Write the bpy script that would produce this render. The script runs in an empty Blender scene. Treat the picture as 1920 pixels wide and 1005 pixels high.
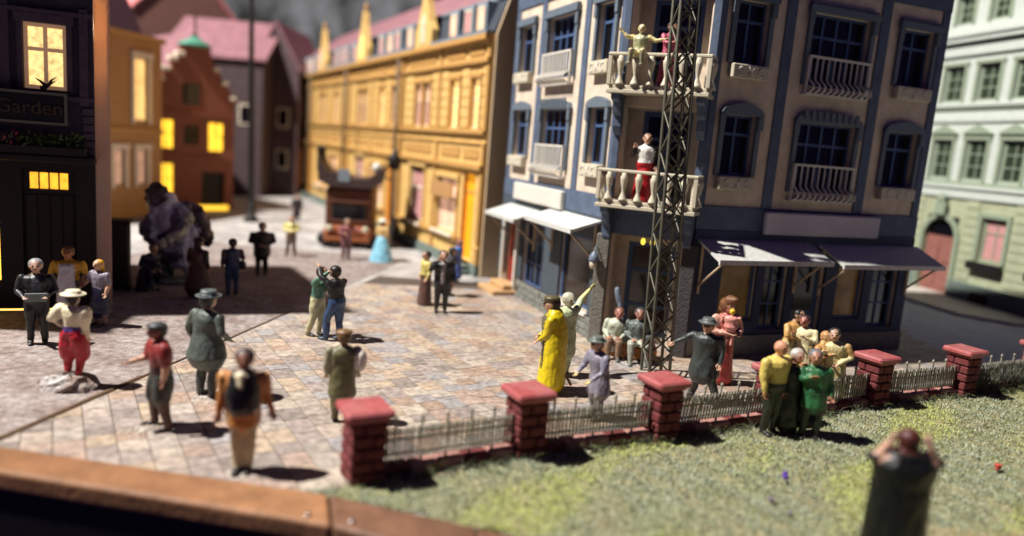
import bpy, bmesh, math, random
import numpy as np
from mathutils import Vector, Matrix, kdtree
random.seed(7)
R = math.radians
scene = bpy.context.scene

# ------------------------------------------------------------------ camera
cam_d = bpy.data.cameras.new("camera"); cam = bpy.data.objects.new("camera", cam_d)
scene.collection.objects.link(cam); scene.camera = cam
th, ph = R(9.45), R(4.54)
Fw = Vector((0, math.cos(th), -math.sin(th))); r0 = Vector((1, 0, 0)); u0 = Vector((0, math.sin(th), math.cos(th)))
Rt = math.cos(ph) * r0 + math.sin(ph) * u0; Up = -math.sin(ph) * r0 + math.cos(ph) * u0
m = Matrix((Rt, Up, -Fw)).transposed().to_4x4(); m.translation = (0, 0, 5.1)
cam.matrix_world = m
cam_d.sensor_width = 36; cam_d.lens = 26.03; cam_d.clip_start = .1; cam_d.clip_end = 400
cam_d.dof.use_dof = True; cam_d.dof.focus_distance = 16.3; cam_d.dof.aperture_fstop = .105

# ------------------------------------------------------------------ light: one exhibition lamp high on the left, a dim violet room
w = bpy.data.worlds.new("World"); scene.world = w; w.use_nodes = True
bg = w.node_tree.nodes["Background"]; bg.inputs[0].default_value = (.38, .25, .86, 1); bg.inputs[1].default_value = .07
def lamp(name, kind, loc, energy, color, target=None, size=.5, spot=40):
    d = bpy.data.lights.new(name, kind); o = bpy.data.objects.new(name, d); scene.collection.objects.link(o)
    o.location = loc; d.energy = energy; d.color = color
    d.shadow_soft_size = size
    if kind == 'SPOT': d.spot_size = R(spot); d.spot_blend = .3
    if target is not None: o.rotation_euler = (Vector(target) - Vector(loc)).to_track_quat('-Z', 'Y').to_euler()
    return o
AZ, EL, DIST = R(14), R(56), 85
tgt = Vector((0, 20, 0))
kd = Vector((-math.cos(EL) * math.cos(AZ), -math.cos(EL) * math.sin(AZ), math.sin(EL)))
lamp("key_spot_lamp", 'SPOT', tgt + kd * DIST, 620000, (1, .955, .90), tgt, .9, 130)

vs = scene.view_settings
vs.view_transform = 'Standard'; vs.look = 'None'; vs.exposure = 0; vs.gamma = 1; vs.use_curve_mapping = False
scene.render.engine = 'CYCLES'
scene.cycles.use_denoising = True
scene.cycles.max_bounces = 5; scene.cycles.diffuse_bounces = 1
scene.cycles.sample_clamp_indirect = 6

# ------------------------------------------------------------------ helpers
def lin(c):
    c /= 255.
    return c / 12.92 if c <= .04045 else ((c + .055) / 1.055) ** 2.4
def S(r, g, b): return (lin(r), lin(g), lin(b), 1)

MATS = {}
def mat(name, col, rough=.6, var=.15, scale=6., bump=.15, metal=0., attr=None, emit=None, es=0., bscale=None, col2=None, spec=.4):
    if name in MATS: return MATS[name]
    M = bpy.data.materials.new(name); M.use_nodes = True; nt = M.node_tree; N = nt.nodes; L = nt.links
    b = N["Principled BSDF"]; b.inputs["Roughness"].default_value = rough; b.inputs["Metallic"].default_value = metal
    b.inputs["Specular IOR Level"].default_value = spec
    geo = N.new("ShaderNodeNewGeometry")
    nz = N.new("ShaderNodeTexNoise"); nz.inputs["Scale"].default_value = scale; nz.inputs["Detail"].default_value = 6; nz.inputs["Roughness"].default_value = .65
    L.new(geo.outputs["Position"], nz.inputs["Vector"])
    mr = N.new("ShaderNodeMapRange"); mr.inputs[1].default_value = .3; mr.inputs[2].default_value = .7
    mr.inputs[3].default_value = 1 - var; mr.inputs[4].default_value = 1 + var * .7
    L.new(nz.outputs["Fac"], mr.inputs[0])
    mx = N.new("ShaderNodeMix"); mx.data_type = 'RGBA'; mx.blend_type = 'MULTIPLY'; mx.inputs["Factor"].default_value = 1
    if attr:
        at = N.new("ShaderNodeAttribute"); at.attribute_name = attr; L.new(at.outputs["Color"], mx.inputs["A"])
    elif col2 is not None:
        n2 = N.new("ShaderNodeTexNoise"); n2.inputs["Scale"].default_value = scale * .25; n2.inputs["Detail"].default_value = 5
        L.new(geo.outputs["Position"], n2.inputs["Vector"])
        cr = N.new("ShaderNodeValToRGB"); cr.color_ramp.elements[0].position = .38; cr.color_ramp.elements[1].position = .62
        cr.color_ramp.elements[0].color = col; cr.color_ramp.elements[1].color = col2
        L.new(n2.outputs["Fac"], cr.inputs[0]); L.new(cr.outputs[0], mx.inputs["A"])
    else: mx.inputs["A"].default_value = col
    cc = N.new("ShaderNodeCombineColor")
    for i in range(3): L.new(mr.outputs[0], cc.inputs[i])
    L.new(cc.outputs[0], mx.inputs["B"]); L.new(mx.outputs["Result"], b.inputs["Base Color"])
    if bump:
        bp = N.new("ShaderNodeBump"); bp.inputs["Strength"].default_value = bump; bp.inputs["Distance"].default_value = .05
        bn = N.new("ShaderNodeTexNoise"); bn.inputs["Scale"].default_value = bscale or scale * 4; bn.inputs["Detail"].default_value = 4
        L.new(geo.outputs["Position"], bn.inputs["Vector"]); L.new(bn.outputs["Fac"], bp.inputs["Height"]); L.new(bp.outputs["Normal"], b.inputs["Normal"])
    if emit is not None:
        b.inputs["Emission Color"].default_value = emit; b.inputs["Emission Strength"].default_value = es
        if var > .3:     # curtains: uneven light
            ml = N.new("ShaderNodeMath"); ml.operation = 'MULTIPLY'; ml.inputs[1].default_value = es
            L.new(mr.outputs[0], ml.inputs[0]); L.new(ml.outputs[0], b.inputs["Emission Strength"])
    MATS[name] = M
    return M

class MB:
    def __init__(s): s.v = []; s.f = []; s.c = []; s.smooth = []
    def add(s, vs, fs, col=None, sm=False):
        o = len(s.v); s.v += [tuple(p) for p in vs]; s.f += [tuple(i + o for i in f) for f in fs]
        s.c += [col] * len(vs); s.smooth += [sm] * len(fs); return s
    def box(s, x0, x1, y0, y1, z0, z1, col=None):
        v = [(x, y, z) for z in (z0, z1) for y in (y0, y1) for x in (x0, x1)]
        return s.add(v, [(0, 2, 3, 1), (4, 5, 7, 6), (0, 1, 5, 4), (2, 6, 7, 3), (0, 4, 6, 2), (1, 3, 7, 5)], col)
    def bbox(s, x0, x1, y0, y1, z0, z1, b=.02, col=None):        # box with chamfered edges
        X, Y, Z = (x0, x1), (y0, y1), (z0, z1); v = []; idx = {}
        for i in (0, 1):
            for j in (0, 1):
                for k in (0, 1):
                    sx, sy, sz = (b if i == 0 else -b), (b if j == 0 else -b), (b if k == 0 else -b)
                    idx[i, j, k] = len(v)
                    v += [(X[i], Y[j] + sy, Z[k] + sz), (X[i] + sx, Y[j], Z[k] + sz), (X[i] + sx, Y[j] + sy, Z[k])]
        f = []
        def q(a, lst): f.append([idx[t] + a for t in lst])
        q(0, [(0, 0, 0), (0, 0, 1), (0, 1, 1), (0, 1, 0)]); q(0, [(1, 0, 0), (1, 1, 0), (1, 1, 1), (1, 0, 1)])
        q(1, [(0, 0, 0), (1, 0, 0), (1, 0, 1), (0, 0, 1)]); q(1, [(0, 1, 0), (0, 1, 1), (1, 1, 1), (1, 1, 0)])
        q(2, [(0, 0, 0), (0, 1, 0), (1, 1, 0), (1, 0, 0)]); q(2, [(0, 0, 1), (1, 0, 1), (1, 1, 1), (0, 1, 1)])
        for i in (0, 1):
            for j in (0, 1):
                a, c = idx[i, j, 0], idx[i, j, 1]; f.append([a, c, c + 1, a + 1])
        for i in (0, 1):
            for k in (0, 1):
                a, c = idx[i, 0, k], idx[i, 1, k]; f.append([a, a + 2, c + 2, c])
        for j in (0, 1):
            for k in (0, 1):
                a, c = idx[0, j, k], idx[1, j, k]; f.append([a + 1, c + 1, c + 2, a + 2])
        for t in idx.values(): f.append([t, t + 1, t + 2])
        return s.add(v, f, col)
    def poly(s, pts, y0, y1, col=None):       # polygon in x,z extruded in y
        n = len(pts); v = [(x, y0, z) for x, z in pts] + [(x, y1, z) for x, z in pts]
        f = [tuple(range(n)), tuple(range(2 * n - 1, n - 1, -1))] + [(i, i + n, (i + 1) % n + n, (i + 1) % n) for i in range(n)]
        return s.add(v, f, col)
    def prismx(s, pts, x0, x1, col=None):     # polygon in y,z extruded in x
        n = len(pts); v = [(x0, y, z) for y, z in pts] + [(x1, y, z) for y, z in pts]
        f = [tuple(range(n)), tuple(range(2 * n - 1, n - 1, -1))] + [(i, i + n, (i + 1) % n + n, (i + 1) % n) for i in range(n)]
        return s.add(v, f, col)
    def prismz(s, pts, z0, z1, col=None):
        n = len(pts); v = [(x, y, z0) for x, y in pts] + [(x, y, z1) for x, y in pts]
        f = [tuple(range(n)), tuple(range(2 * n - 1, n - 1, -1))] + [(i, i + n, (i + 1) % n + n, (i + 1) % n) for i in range(n)]
        return s.add(v, f, col)
    def lathe(s, prof, cx=0, cy=0, z=0, n=16, sx=1, sy=1, col=None):
        v = []; f = []
        for r, h in prof:
            for i in range(n):
                a = 2 * math.pi * i / n; v.append((cx + r * math.cos(a) * sx, cy + r * math.sin(a) * sy, z + h))
        for k in range(len(prof) - 1):
            for i in range(n): f.append((k * n + i, k * n + (i + 1) % n, (k + 1) * n + (i + 1) % n, (k + 1) * n + i))
        f.append(tuple(range(n - 1, -1, -1))); f.append(tuple((len(prof) - 1) * n + i for i in range(n)))
        return s.add(v, f, col, True)
    def tube(s, pts, radii, n=8, col=None, lat=None, cap=True):
        P = [Vector(p) for p in pts]
        if not isinstance(radii, (list, tuple)): radii = [radii] * len(P)
        rr = [(r if isinstance(r, (list, tuple)) else (r, r)) for r in radii]
        if cap:
            t0 = (P[0] - P[1]).normalized(); t1 = (P[-1] - P[-2]).normalized()
            pre = []; post = []
            for k in (75, 45):
                a = R(k); e0 = min(rr[0]); e1 = min(rr[-1])
                pre.append((P[0] + t0 * e0 * math.sin(a), (rr[0][0] * math.cos(a), rr[0][1] * math.cos(a))))
                post.insert(0, (P[-1] + t1 * e1 * math.sin(a), (rr[-1][0] * math.cos(a), rr[-1][1] * math.cos(a))))
            P = [p for p, _ in pre] + P + [p for p, _ in post]; rr = [r for _, r in pre] + rr + [r for _, r in post]
        v = []; f = []; m_ = len(P)
        for k in range(m_):
            t = (P[min(k + 1, m_ - 1)] - P[max(k - 1, 0)]).normalized()
            ref = Vector(lat) if lat is not None else (Vector((1, 0, 0)) if abs(t.x) < .8 else Vector((0, 1, 0)))
            a = (ref - t * ref.dot(t))
            a = a.normalized() if a.length > 1e-5 else t.orthogonal().normalized()
            b = t.cross(a)
            for i in range(n):
                an = 2 * math.pi * i / n; v.append(P[k] + a * rr[k][0] * math.cos(an) + b * rr[k][1] * math.sin(an))
        for k in range(m_ - 1):
            for i in range(n): f.append((k * n + i, k * n + (i + 1) % n, (k + 1) * n + (i + 1) % n, (k + 1) * n + i))
        f.append(tuple(range(n - 1, -1, -1))); f.append(tuple((m_ - 1) * n + i for i in range(n)))
        return s.add(v, f, col, True)
    def ell(s, c, r, n=12, col=None, rot=0, k=8):
        c = Vector(c); v = []; f = []; cr, sr = math.cos(rot), math.sin(rot)
        for j in range(1, k):
            p = math.pi * j / k
            for i in range(n):
                a = 2 * math.pi * i / n; x, y, z = r[0] * math.sin(p) * math.cos(a), r[1] * math.sin(p) * math.sin(a), -r[2] * math.cos(p)
                v.append(c + Vector((x, y * cr - z * sr, y * sr + z * cr)))
        for j in range(k - 2):
            for i in range(n): f.append((j * n + i, j * n + (i + 1) % n, (j + 1) * n + (i + 1) % n, (j + 1) * n + i))
        for sgn in (-1, 1):
            v.append(c + Vector((0, -sgn * r[2] * sr, sgn * r[2] * cr))); t = len(v) - 1
            for i in range(n):
                f.append((t, (i + 1) % n, i) if sgn < 0 else (t, (k - 2) * n + i, (k - 2) * n + (i + 1) % n))
        return s.add(v, f, col, True)
    def mesh(s, name):
        me = bpy.data.meshes.new(name); me.from_pydata(s.v, [], s.f)
        if any(c is not None for c in s.c):
            at = me.color_attributes.new("tint", 'FLOAT_COLOR', 'POINT')
            at.data.foreach_set("color", [x for c in s.c for x in (c or (1, 1, 1, 1))])
        me.polygons.foreach_set("use_smooth", s.smooth)
        me.update(); return me

def link(name, me, material=None, parent=None, loc=(0, 0, 0), rotz=0., props=None):
    o = bpy.data.objects.new(name, me); scene.collection.objects.link(o)
    if material is not None and me is not None and not me.materials: me.materials.append(material)
    o.location = loc; o.rotation_euler = (0, 0, rotz)
    if parent is not None: o.parent = parent
    for k, v in (props or {}).items(): o[k] = v
    return o
def fixn(me):
    bm = bmesh.new(); bm.from_mesh(me); bmesh.ops.recalc_face_normals(bm, faces=bm.faces); bm.to_mesh(me); bm.free(); return me
def build(name, mb, material, parent=None, loc=(0, 0, 0), rotz=0., **props):
    return link(name, fixn(mb.mesh(name)), material, parent, loc, rotz, props)
def thing(name, label, cat, loc=(0, 0, 0), rotz=0., group=None):
    o = link(name, None, None, None, loc, rotz, dict(label=label, category=cat))
    o.empty_display_size = .3
    if group: o["group"] = group
    return o
def struct(name, mb, material, **k): return build(name, mb, material, kind="structure", **k)

class Face:      # a wall's own frame: x along the wall as seen from outside, -y outwards, z up
    def __init__(s, root, loc=(0, 0, 0), rotz=0.): s.root, s.loc, s.rotz = root, loc, rotz
    def part(s, name, mb, material, parent=None, **p):
        if parent is not None: return build(name, mb, material, parent, **p)
        return build(name, mb, material, s.root, s.loc, s.rotz, **p)
def wall_mb(x0, x1, z0, z1, y0, y1, holes):
    mb = MB()
    xs = sorted({x0, x1, *[h[0] for h in holes], *[h[1] for h in holes]}); zs = sorted({z0, z1, *[h[2] for h in holes], *[h[3] for h in holes]})
    xs = [x for x in xs if x0 <= x <= x1]; zs = [z for z in zs if z0 <= z <= z1]
    for i in range(len(xs) - 1):
        j = 0
        while j < len(zs) - 1:
            cx = (xs[i] + xs[i + 1]) / 2
            inh = lambda jj: any(h[0] < cx < h[1] and h[2] < (zs[jj] + zs[jj + 1]) / 2 < h[3] for h in holes)
            if inh(j): j += 1; continue
            k = j
            while k + 1 < len(zs) - 1 and not inh(k + 1): k += 1
            mb.box(xs[i], xs[i + 1], y0, y1, zs[j], zs[k + 1]); j = k + 1
    return mb
def pieces(F, name, boxes, material, b=.02):
    for q in boxes: F.part(name, MB().bbox(*q, b) if b else MB().box(*q), material)
def window(F, x0, x1, z0, z1, fm, pm, cols=2, rows=(.66,), fw=.07, y=.1, name="window", mull=.045, curtain=None):
    mb = MB(); e = .004
    mb.box(x0 + e, x0 + fw, y, y + .08, z0 + e, z1 - e).box(x1 - fw, x1 - e, y, y + .08, z0 + e, z1 - e)
    mb.box(x0 + fw, x1 - fw, y, y + .08, z0 + e, z0 + fw).box(x0 + fw, x1 - fw, y, y + .08, z1 - fw, z1 - e)
    ax, bx, az, bz = x0 + fw, x1 - fw, z0 + fw, z1 - fw
    xe = [ax + (bx - ax) * i / cols for i in range(cols + 1)]; ze = [az] + [az + (bz - az) * r for r in rows] + [bz]
    for x in xe[1:-1]: mb.box(x - mull / 2, x + mull / 2, y + .008, y + .07, az, bz)
    for z in ze[1:-1]: mb.box(ax, bx, y + .004, y + .066, z - mull / 2, z + mull / 2)
    wd = F.part(name, mb, fm)
    for i in range(cols):
        for j in range(len(ze) - 1):
            p = MB().box(xe[i] + .005, xe[i + 1] - .005, y + .045, y + .055, ze[j] + .005, ze[j + 1] - .005)
            build("pane", p, pm(i, j) if callable(pm) else pm, wd)
    if curtain:
        c = MB(); n = 14
        for (a, b_) in ((ax, ax + (bx - ax) * .3), (bx - (bx - ax) * .3, bx)):
            v = []; f = []
            for i in range(n + 1):
                xx = a + (b_ - a) * i / n; yy = y + .1 + .02 * math.sin(i * 2.1)
                v += [(xx, yy, az), (xx, yy, bz)]
            for i in range(n): f.append((2 * i, 2 * i + 2, 2 * i + 3, 2 * i + 1))
            c.add(v, f)
        build("curtain", c, curtain, wd)
    return wd

# ------------------------------------------------------------------ materials
m_cream = mat("cream_plaster", S(220, 202, 180), .75, .2, 2.5, .18)
m_blue = mat("blue_paint", S(88, 102, 124), .6, .25, 3, .15)
m_dblue = mat("blue_joinery", S(74, 98, 138), .5, .12, 6, .05)
m_hood = mat("grey_blue_hood", S(104, 116, 128), .6, .15, 8, .15)
m_white = mat("white_plastic", S(222, 216, 204), .45, .06, 6, .04)
m_ivory = mat("ivory_plastic", S(205, 196, 172), .5, .1, 8, .08)
m_stone = mat("grey_stone", S(128, 130, 122), .85, .3, 7, .5)
m_slab = mat("awning_grey", S(204, 204, 198), .8, .18, 10, .3)
m_beam = mat("pale_timber", S(196, 172, 142), .65, .15, 9, .1)
m_glass = mat("dark_glass", S(14, 15, 22), .12, .1, 2, 0, spec=.6)
m_shopglass = mat("shop_glass", S(52, 44, 40), .14, .4, 1.6, 0, spec=.6)
m_amber = mat("amber_glass", S(58, 40, 20), .2, .6, 1.5, 0, emit=(1, .5, .12, 1), es=.035)
m_red = mat("red_paint", S(150, 46, 34), .5, .15, 5, .08)
m_rough = mat("striated_stone", S(120, 116, 106), .85, .35, 9, .8, bscale=22)
m_step = mat("sandstone_step", S(200, 160, 112), .8, .2, 5, .3)
m_ochre = mat("ochre_wall", S(226, 186, 114), .65, .2, 3, .15)
m_ochre2 = mat("ochre_trim", S(196, 150, 86), .6, .12, 4, .08)
m_side = mat("brown_card", S(198, 174, 142), .8, .1, 2, .05)
m_slate = mat("slate_roof", S(62, 68, 78), .6, .25, 6, .2)
m_zinc = mat("zinc_trim", S(136, 148, 158), .5, .12, 5, .05)
m_pink = mat("pink_roof", S(150, 106, 112), .7, .3, 1.5, .2)
m_plinth = mat("green_grey_plinth", S(112, 126, 118), .8, .2, 4, .2)
m_lit = mat("lit_window", S(250, 200, 120), .5, .35, 3, 0, emit=(1, .62, .2, 1), es=1.25)
m_lit2 = mat("lit_pink_window", S(236, 190, 160), .5, .35, 3, 0, emit=(1, .55, .36, 1), es=.45)
m_lity = mat("lit_yellow_window", S(255, 210, 60), .5, .32, 2.2, 0, emit=(1, .56, .04, 1), es=1.9)
m_litc = mat("lit_curtain_window", S(255, 224, 150), .5, .5, 7, 0, emit=(1, .70, .27, 1), es=1.25)
m_amb = mat("lit_orange_door", S(230, 140, 20), .5, .2, 2, 0, emit=(1, .43, .02, 1), es=.62)
m_wframe = mat("cream_frame", S(236, 220, 196), .5, .06, 6, .03)
m_curt = mat("pink_curtain", S(206, 150, 146), .7, .15, 4, .05)
m_brick = mat("brick_red", S(118, 54, 54), .8, .35, 9, .6)
m_mortar = mat("mortar_dark", S(58, 34, 34), .9, .3, 8, .3)
m_cap = mat("cap_red", S(172, 82, 82), .42, .2, 7, .2, col2=S(178, 104, 104))
m_coping = mat("coping_pinkish", S(176, 128, 116), .8, .3, 7, .4)
m_iron = mat("grey_iron", S(156, 152, 138), .45, .3, 10, .15, metal=.1)
m_mast = mat("mast_iron", S(98, 96, 82), .5, .25, 8, .15, metal=.2)
m_dark = mat("dark_wood", S(34, 24, 22), .6, .25, 4, .15)
m_black = mat("black_paint", S(22, 21, 22), .5, .2, 5, .1)
m_paint = mat("figure_paint", (1, 1, 1, 1), .40, .16, 14, .22, attr="tint", bscale=38, spec=.5)
m_tile = mat("paving_tile", (1, 1, 1, 1), .6, .5, 7, .5, attr="tint", bscale=26)
m_leaf = mat("leaf_green", S(58, 78, 38), .6, .3, 6, .1)

# ------------------------------------------------------------------ ground
rimL, rimM, rimR = (-9.5, 10.62), (-2.3, 9.66), (3.2, 8.05)      # inner edge of the wooden border
rimO = [(-9.5, 9.95), (-2.05, 8.84), (3.4, 7.1)]
struct("ground", MB().prismz([rimL, rimM, rimR, (9, 5.2), (70, 5.2), (70, 99), (-70, 99), (-70, 10.62)], -.6, 0),
       mat("street_grey", S(160, 154, 150), .85, .3, 1.3, .3, col2=S(188, 184, 180), bscale=14))
m_pave = mat("worn_pavement", S(136, 120, 114), .8, .5, 5, .6, col2=S(158, 147, 142), bscale=16)
struct("pavement", MB().prismz([(-9.6, 10.64), (-7.72, 10.4), (-5.9, 21.5), (-4.4, 31), (-13.5, 31), (-16, 14)], 0, .012), m_pave)
# joint strip between the two boards
js = MB(); A = Vector((-7.75, 10.3)); Mj = Vector((-7.12, 14.0)); B = Vector((-6.05, 20.4))
for a0, b0, o_, w_, h_ in ((A, Mj, -.035, .028, .03), (A, Mj, .02, .022, .046), (A, Mj, .06, .018, .026), (Mj, B, .0, .022, .026)):
    t = (b0 - a0).normalized(); n = Vector((t.y, -t.x)); a, b = a0 + n * o_, b0 + n * o_
    js.prismz([tuple(a - n * w_), tuple(a + n * w_), tuple(b + n * w_), tuple(b - n * w_)], .0, h_)
struct("joint_strip", js, mat("joint_brown", S(104, 80, 58), .6, .4, 8, .3))
# wooden border of the display
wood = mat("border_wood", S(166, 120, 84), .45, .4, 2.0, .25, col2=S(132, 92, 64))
inn = [rimL, rimM, (-.2, 9.1), rimR]; out = [rimO[0], rimO[1], (-.1, 8.18), rimO[2]]
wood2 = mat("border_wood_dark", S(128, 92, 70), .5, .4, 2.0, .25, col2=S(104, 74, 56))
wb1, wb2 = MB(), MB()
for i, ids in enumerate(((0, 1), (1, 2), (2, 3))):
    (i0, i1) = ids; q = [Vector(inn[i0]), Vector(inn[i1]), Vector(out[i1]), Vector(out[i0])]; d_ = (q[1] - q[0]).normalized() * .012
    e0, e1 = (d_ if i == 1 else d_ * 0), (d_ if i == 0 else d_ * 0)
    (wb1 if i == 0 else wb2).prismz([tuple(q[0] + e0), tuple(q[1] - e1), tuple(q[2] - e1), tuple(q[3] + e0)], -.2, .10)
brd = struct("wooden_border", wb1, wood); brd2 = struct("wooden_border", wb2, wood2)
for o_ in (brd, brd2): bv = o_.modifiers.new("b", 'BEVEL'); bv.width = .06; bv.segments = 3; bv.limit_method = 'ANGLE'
fb = MB()
for i in range(3):
    a, b = Vector(out[i]), Vector(out[i + 1]); t = (b - a).normalized(); n = Vector((t.y, -t.x)) * -1
    fb.prismz([tuple(a + n * .04), tuple(b + n * .04), tuple(b + n * .5), tuple(a + n * .5)], -5, -.201)
struct("display_front", fb, m_black)
for x, y, br_ in ((-2.42, 9.02, brd), (-1.82, 8.93, brd2)):
    sc = MB().lathe([(.001, 0), (.05, 0), (.048, .02), (.03, .034), (.001, .038)], 0, 0, 0, 14)
    build("screw", sc, mat("screw_steel", S(190, 180, 176), .25, .1, 5, .02, metal=.9), br_, (x, y, .10))

# paving tiles: staggered courses
U = Vector((math.cos(R(-58)), math.sin(R(-58)))); V = Vector((-U.y, U.x))
F0, FD = Vector((-2.6, 9.85)), Vector((2.78, 1.5)).normalized()
def clip(poly, p, nrm):
    out_ = []
    for i in range(len(poly)):
        a, b = poly[i], poly[(i + 1) % len(poly)]; da, db = (a - p).dot(nrm), (b - p).dot(nrm)
        if da >= 0: out_.append(a)
        if (da >= 0) != (db >= 0): out_.append(a + (b - a) * (da / (da - db)))
    return out_
tA = Vector((-7.62, 10.4)); tB = Vector((-5.62, 22.2)); tn = (tB - tA).normalized(); tn = Vector((tn.y, -tn.x))
rn1 = Vector((rimM[0] - rimL[0], rimM[1] - rimL[1])).normalized(); rn1 = Vector((-rn1.y, rn1.x))
fn = Vector((-FD.y, FD.x))
lim = [(tA, tn), (Vector(rimM) + rn1 * .03, rn1), (F0 - fn * .1, fn), (Vector((0, 25.5)), Vector((.12, -1)))]
pal = [S(178, 162, 148), S(172, 158, 146), S(164, 150, 142), S(182, 162, 140), S(170, 146, 128), S(186, 172, 156), S(150, 138, 130), S(176, 164, 152), S(162, 156, 154), S(174, 152, 138)]
tiles = []
cen = Vector((0, 16)); cw = .43
for iv in range(-50, 56):
    u = -20 + random.random()
    lastc = None
    while u < 20:
        L_ = random.choice((.36, .42, .46, .5, .56, .62)); g_ = .007
        c0 = cen + U * u + V * (iv * cw)
        q = [c0 + U * g_ + V * g_, c0 + U * (L_ - g_) + V * g_, c0 + U * (L_ - g_) + V * (cw - g_), c0 + U * g_ + V * (cw - g_)]
        u += L_
        for p, nrm in lim:
            q = clip(q, p, nrm)
            if len(q) < 3: break
        if len(q) < 3: continue
        c_ = sum(q, Vector((0, 0))) / len(q)
        if c_.x > 13 or abs(c_.x) > c_.y * .74 + .5: continue
        nn = math.sin(c_.x * 1.3 + 2) * math.cos(c_.y * .9) + random.gauss(0, .5)
        col = pal[int(abs(nn * 3.3 + 5)) % len(pal)] if random.random() < .6 else random.choice(pal)
        k = random.uniform(.9, 1.08); col = tuple(min(1, x * k) for x in col[:3]) + (1,)
        tiles.append((c_.length, q, col))
tiles.sort(key=lambda t_: t_[0])
plz = struct("plaza", MB().prismz([(-7.6, 10.4), (-2.75, 9.83), (13.6, 18.9), (13.6, 26.5), (-4.8, 26.5), (-5.6, 22.2)], .0, .012), mat("joint_sand", S(88, 77, 68), .9, .3, 6, .3))
def tile_mb(mb, q, col, ox=0, oy=0):
    h = .03 + random.uniform(-.002, .003); c_ = sum(q, Vector((0, 0))) / len(q); nq = len(q)
    v = [(p.x - ox, p.y - oy, .004) for p in q] + [(p.x - ox, p.y - oy, h - .006) for p in q] + [(p.x + (c_.x - p.x) * .035 - ox, p.y + (c_.y - p.y) * .035 - oy, h) for p in q]
    f = [tuple(range(2 * nq, 3 * nq))]
    for k in (0, nq): f += [(k + i, k + (i + 1) % nq, k + nq + (i + 1) % nq, k + nq + i) for i in range(nq)]
    mb.add(v, f, col)
for d_, q, col in tiles[:300]:
    c_ = sum(q, Vector((0, 0))) / len(q); mb = MB(); tile_mb(mb, q, col, c_.x, c_.y)
    build("tile", mb, m_tile, plz, (c_.x, c_.y, 0))
mb = MB()
for d_, q, col in tiles[300:]: tile_mb(mb, q, col)
build("far_tiles", mb, m_tile, plz, kind="stuff")

# ------------------------------------------------------------------ the blue and cream corner house
BP = Vector((2.4, 19.6, 0)); WL = 7.6; CH = 2.3
cdir = Vector((math.cos(R(-23)), math.sin(R(-23)), 0)); BPr = BP + cdir * CH
tL = Vector((math.cos(R(112)), math.sin(R(112)), 0)); tR = Vector((math.cos(R(22)), math.sin(R(22)), 0))
bh = thing("corner_house", "tall blue and cream corner house with balconies and grey awnings", "house", BP)
FL = Face(bh, tuple(tL * WL), R(-68)); FR = Face(bh, tuple(BPr - BP), R(22)); FC = Face(bh, (0, 0, 0), R(-23))
HT = 10.9
def bars(F, par, x0, x1, z0, z1, nb):
    for i in range(nb):
        x = x0 + .05 + (x1 - x0 - .1) * i / (nb - 1)
        zz = z1 - z0; pts = [(x, -.16, z1 - .03), (x, -.16, z0 + zz * .38), (x, -.24, z0 + zz * .3), (x, -.36, z0 + zz * .19), (x, -.36, z0 + zz * .07), (x, -.2, z0 - .02)]
        build("baluster", MB().tube(pts, .027, 6), m_white, par)
def relief_box(F, x0, x1, z0, z1):
    o = F.part("window_box", MB().bbox(x0, x1, -.22, -.01, z0, z1, .02).box(x0 + .04, x1 - .04, -.2, -.03, z1, z1 + .006), m_ivory)
    xc = (x0 + x1) / 2; zc = (z0 + z1) / 2; hh = (z1 - z0) * .3
    for sx in (-.27, .27):
        pts = [(xc + sx * (x1 - x0) * 1.05 + hh * .8 * math.cos(a), -.225, zc + hh * math.sin(a)) for a in [R(-60 - k * 30) for k in range(9)]]
        build("relief_ring", MB().tube(pts, .02, 5), m_white, o)
    build("relief_bar", MB().tube([(xc - hh * .7, -.225, zc - hh), (xc + hh * .7, -.225, zc + hh)], .02, 5), m_white, o)
    build("relief_bar", MB().tube([(xc + hh * .7, -.226, zc - hh), (xc - hh * .7, -.226, zc + hh)], .02, 5), m_white, o)
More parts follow.
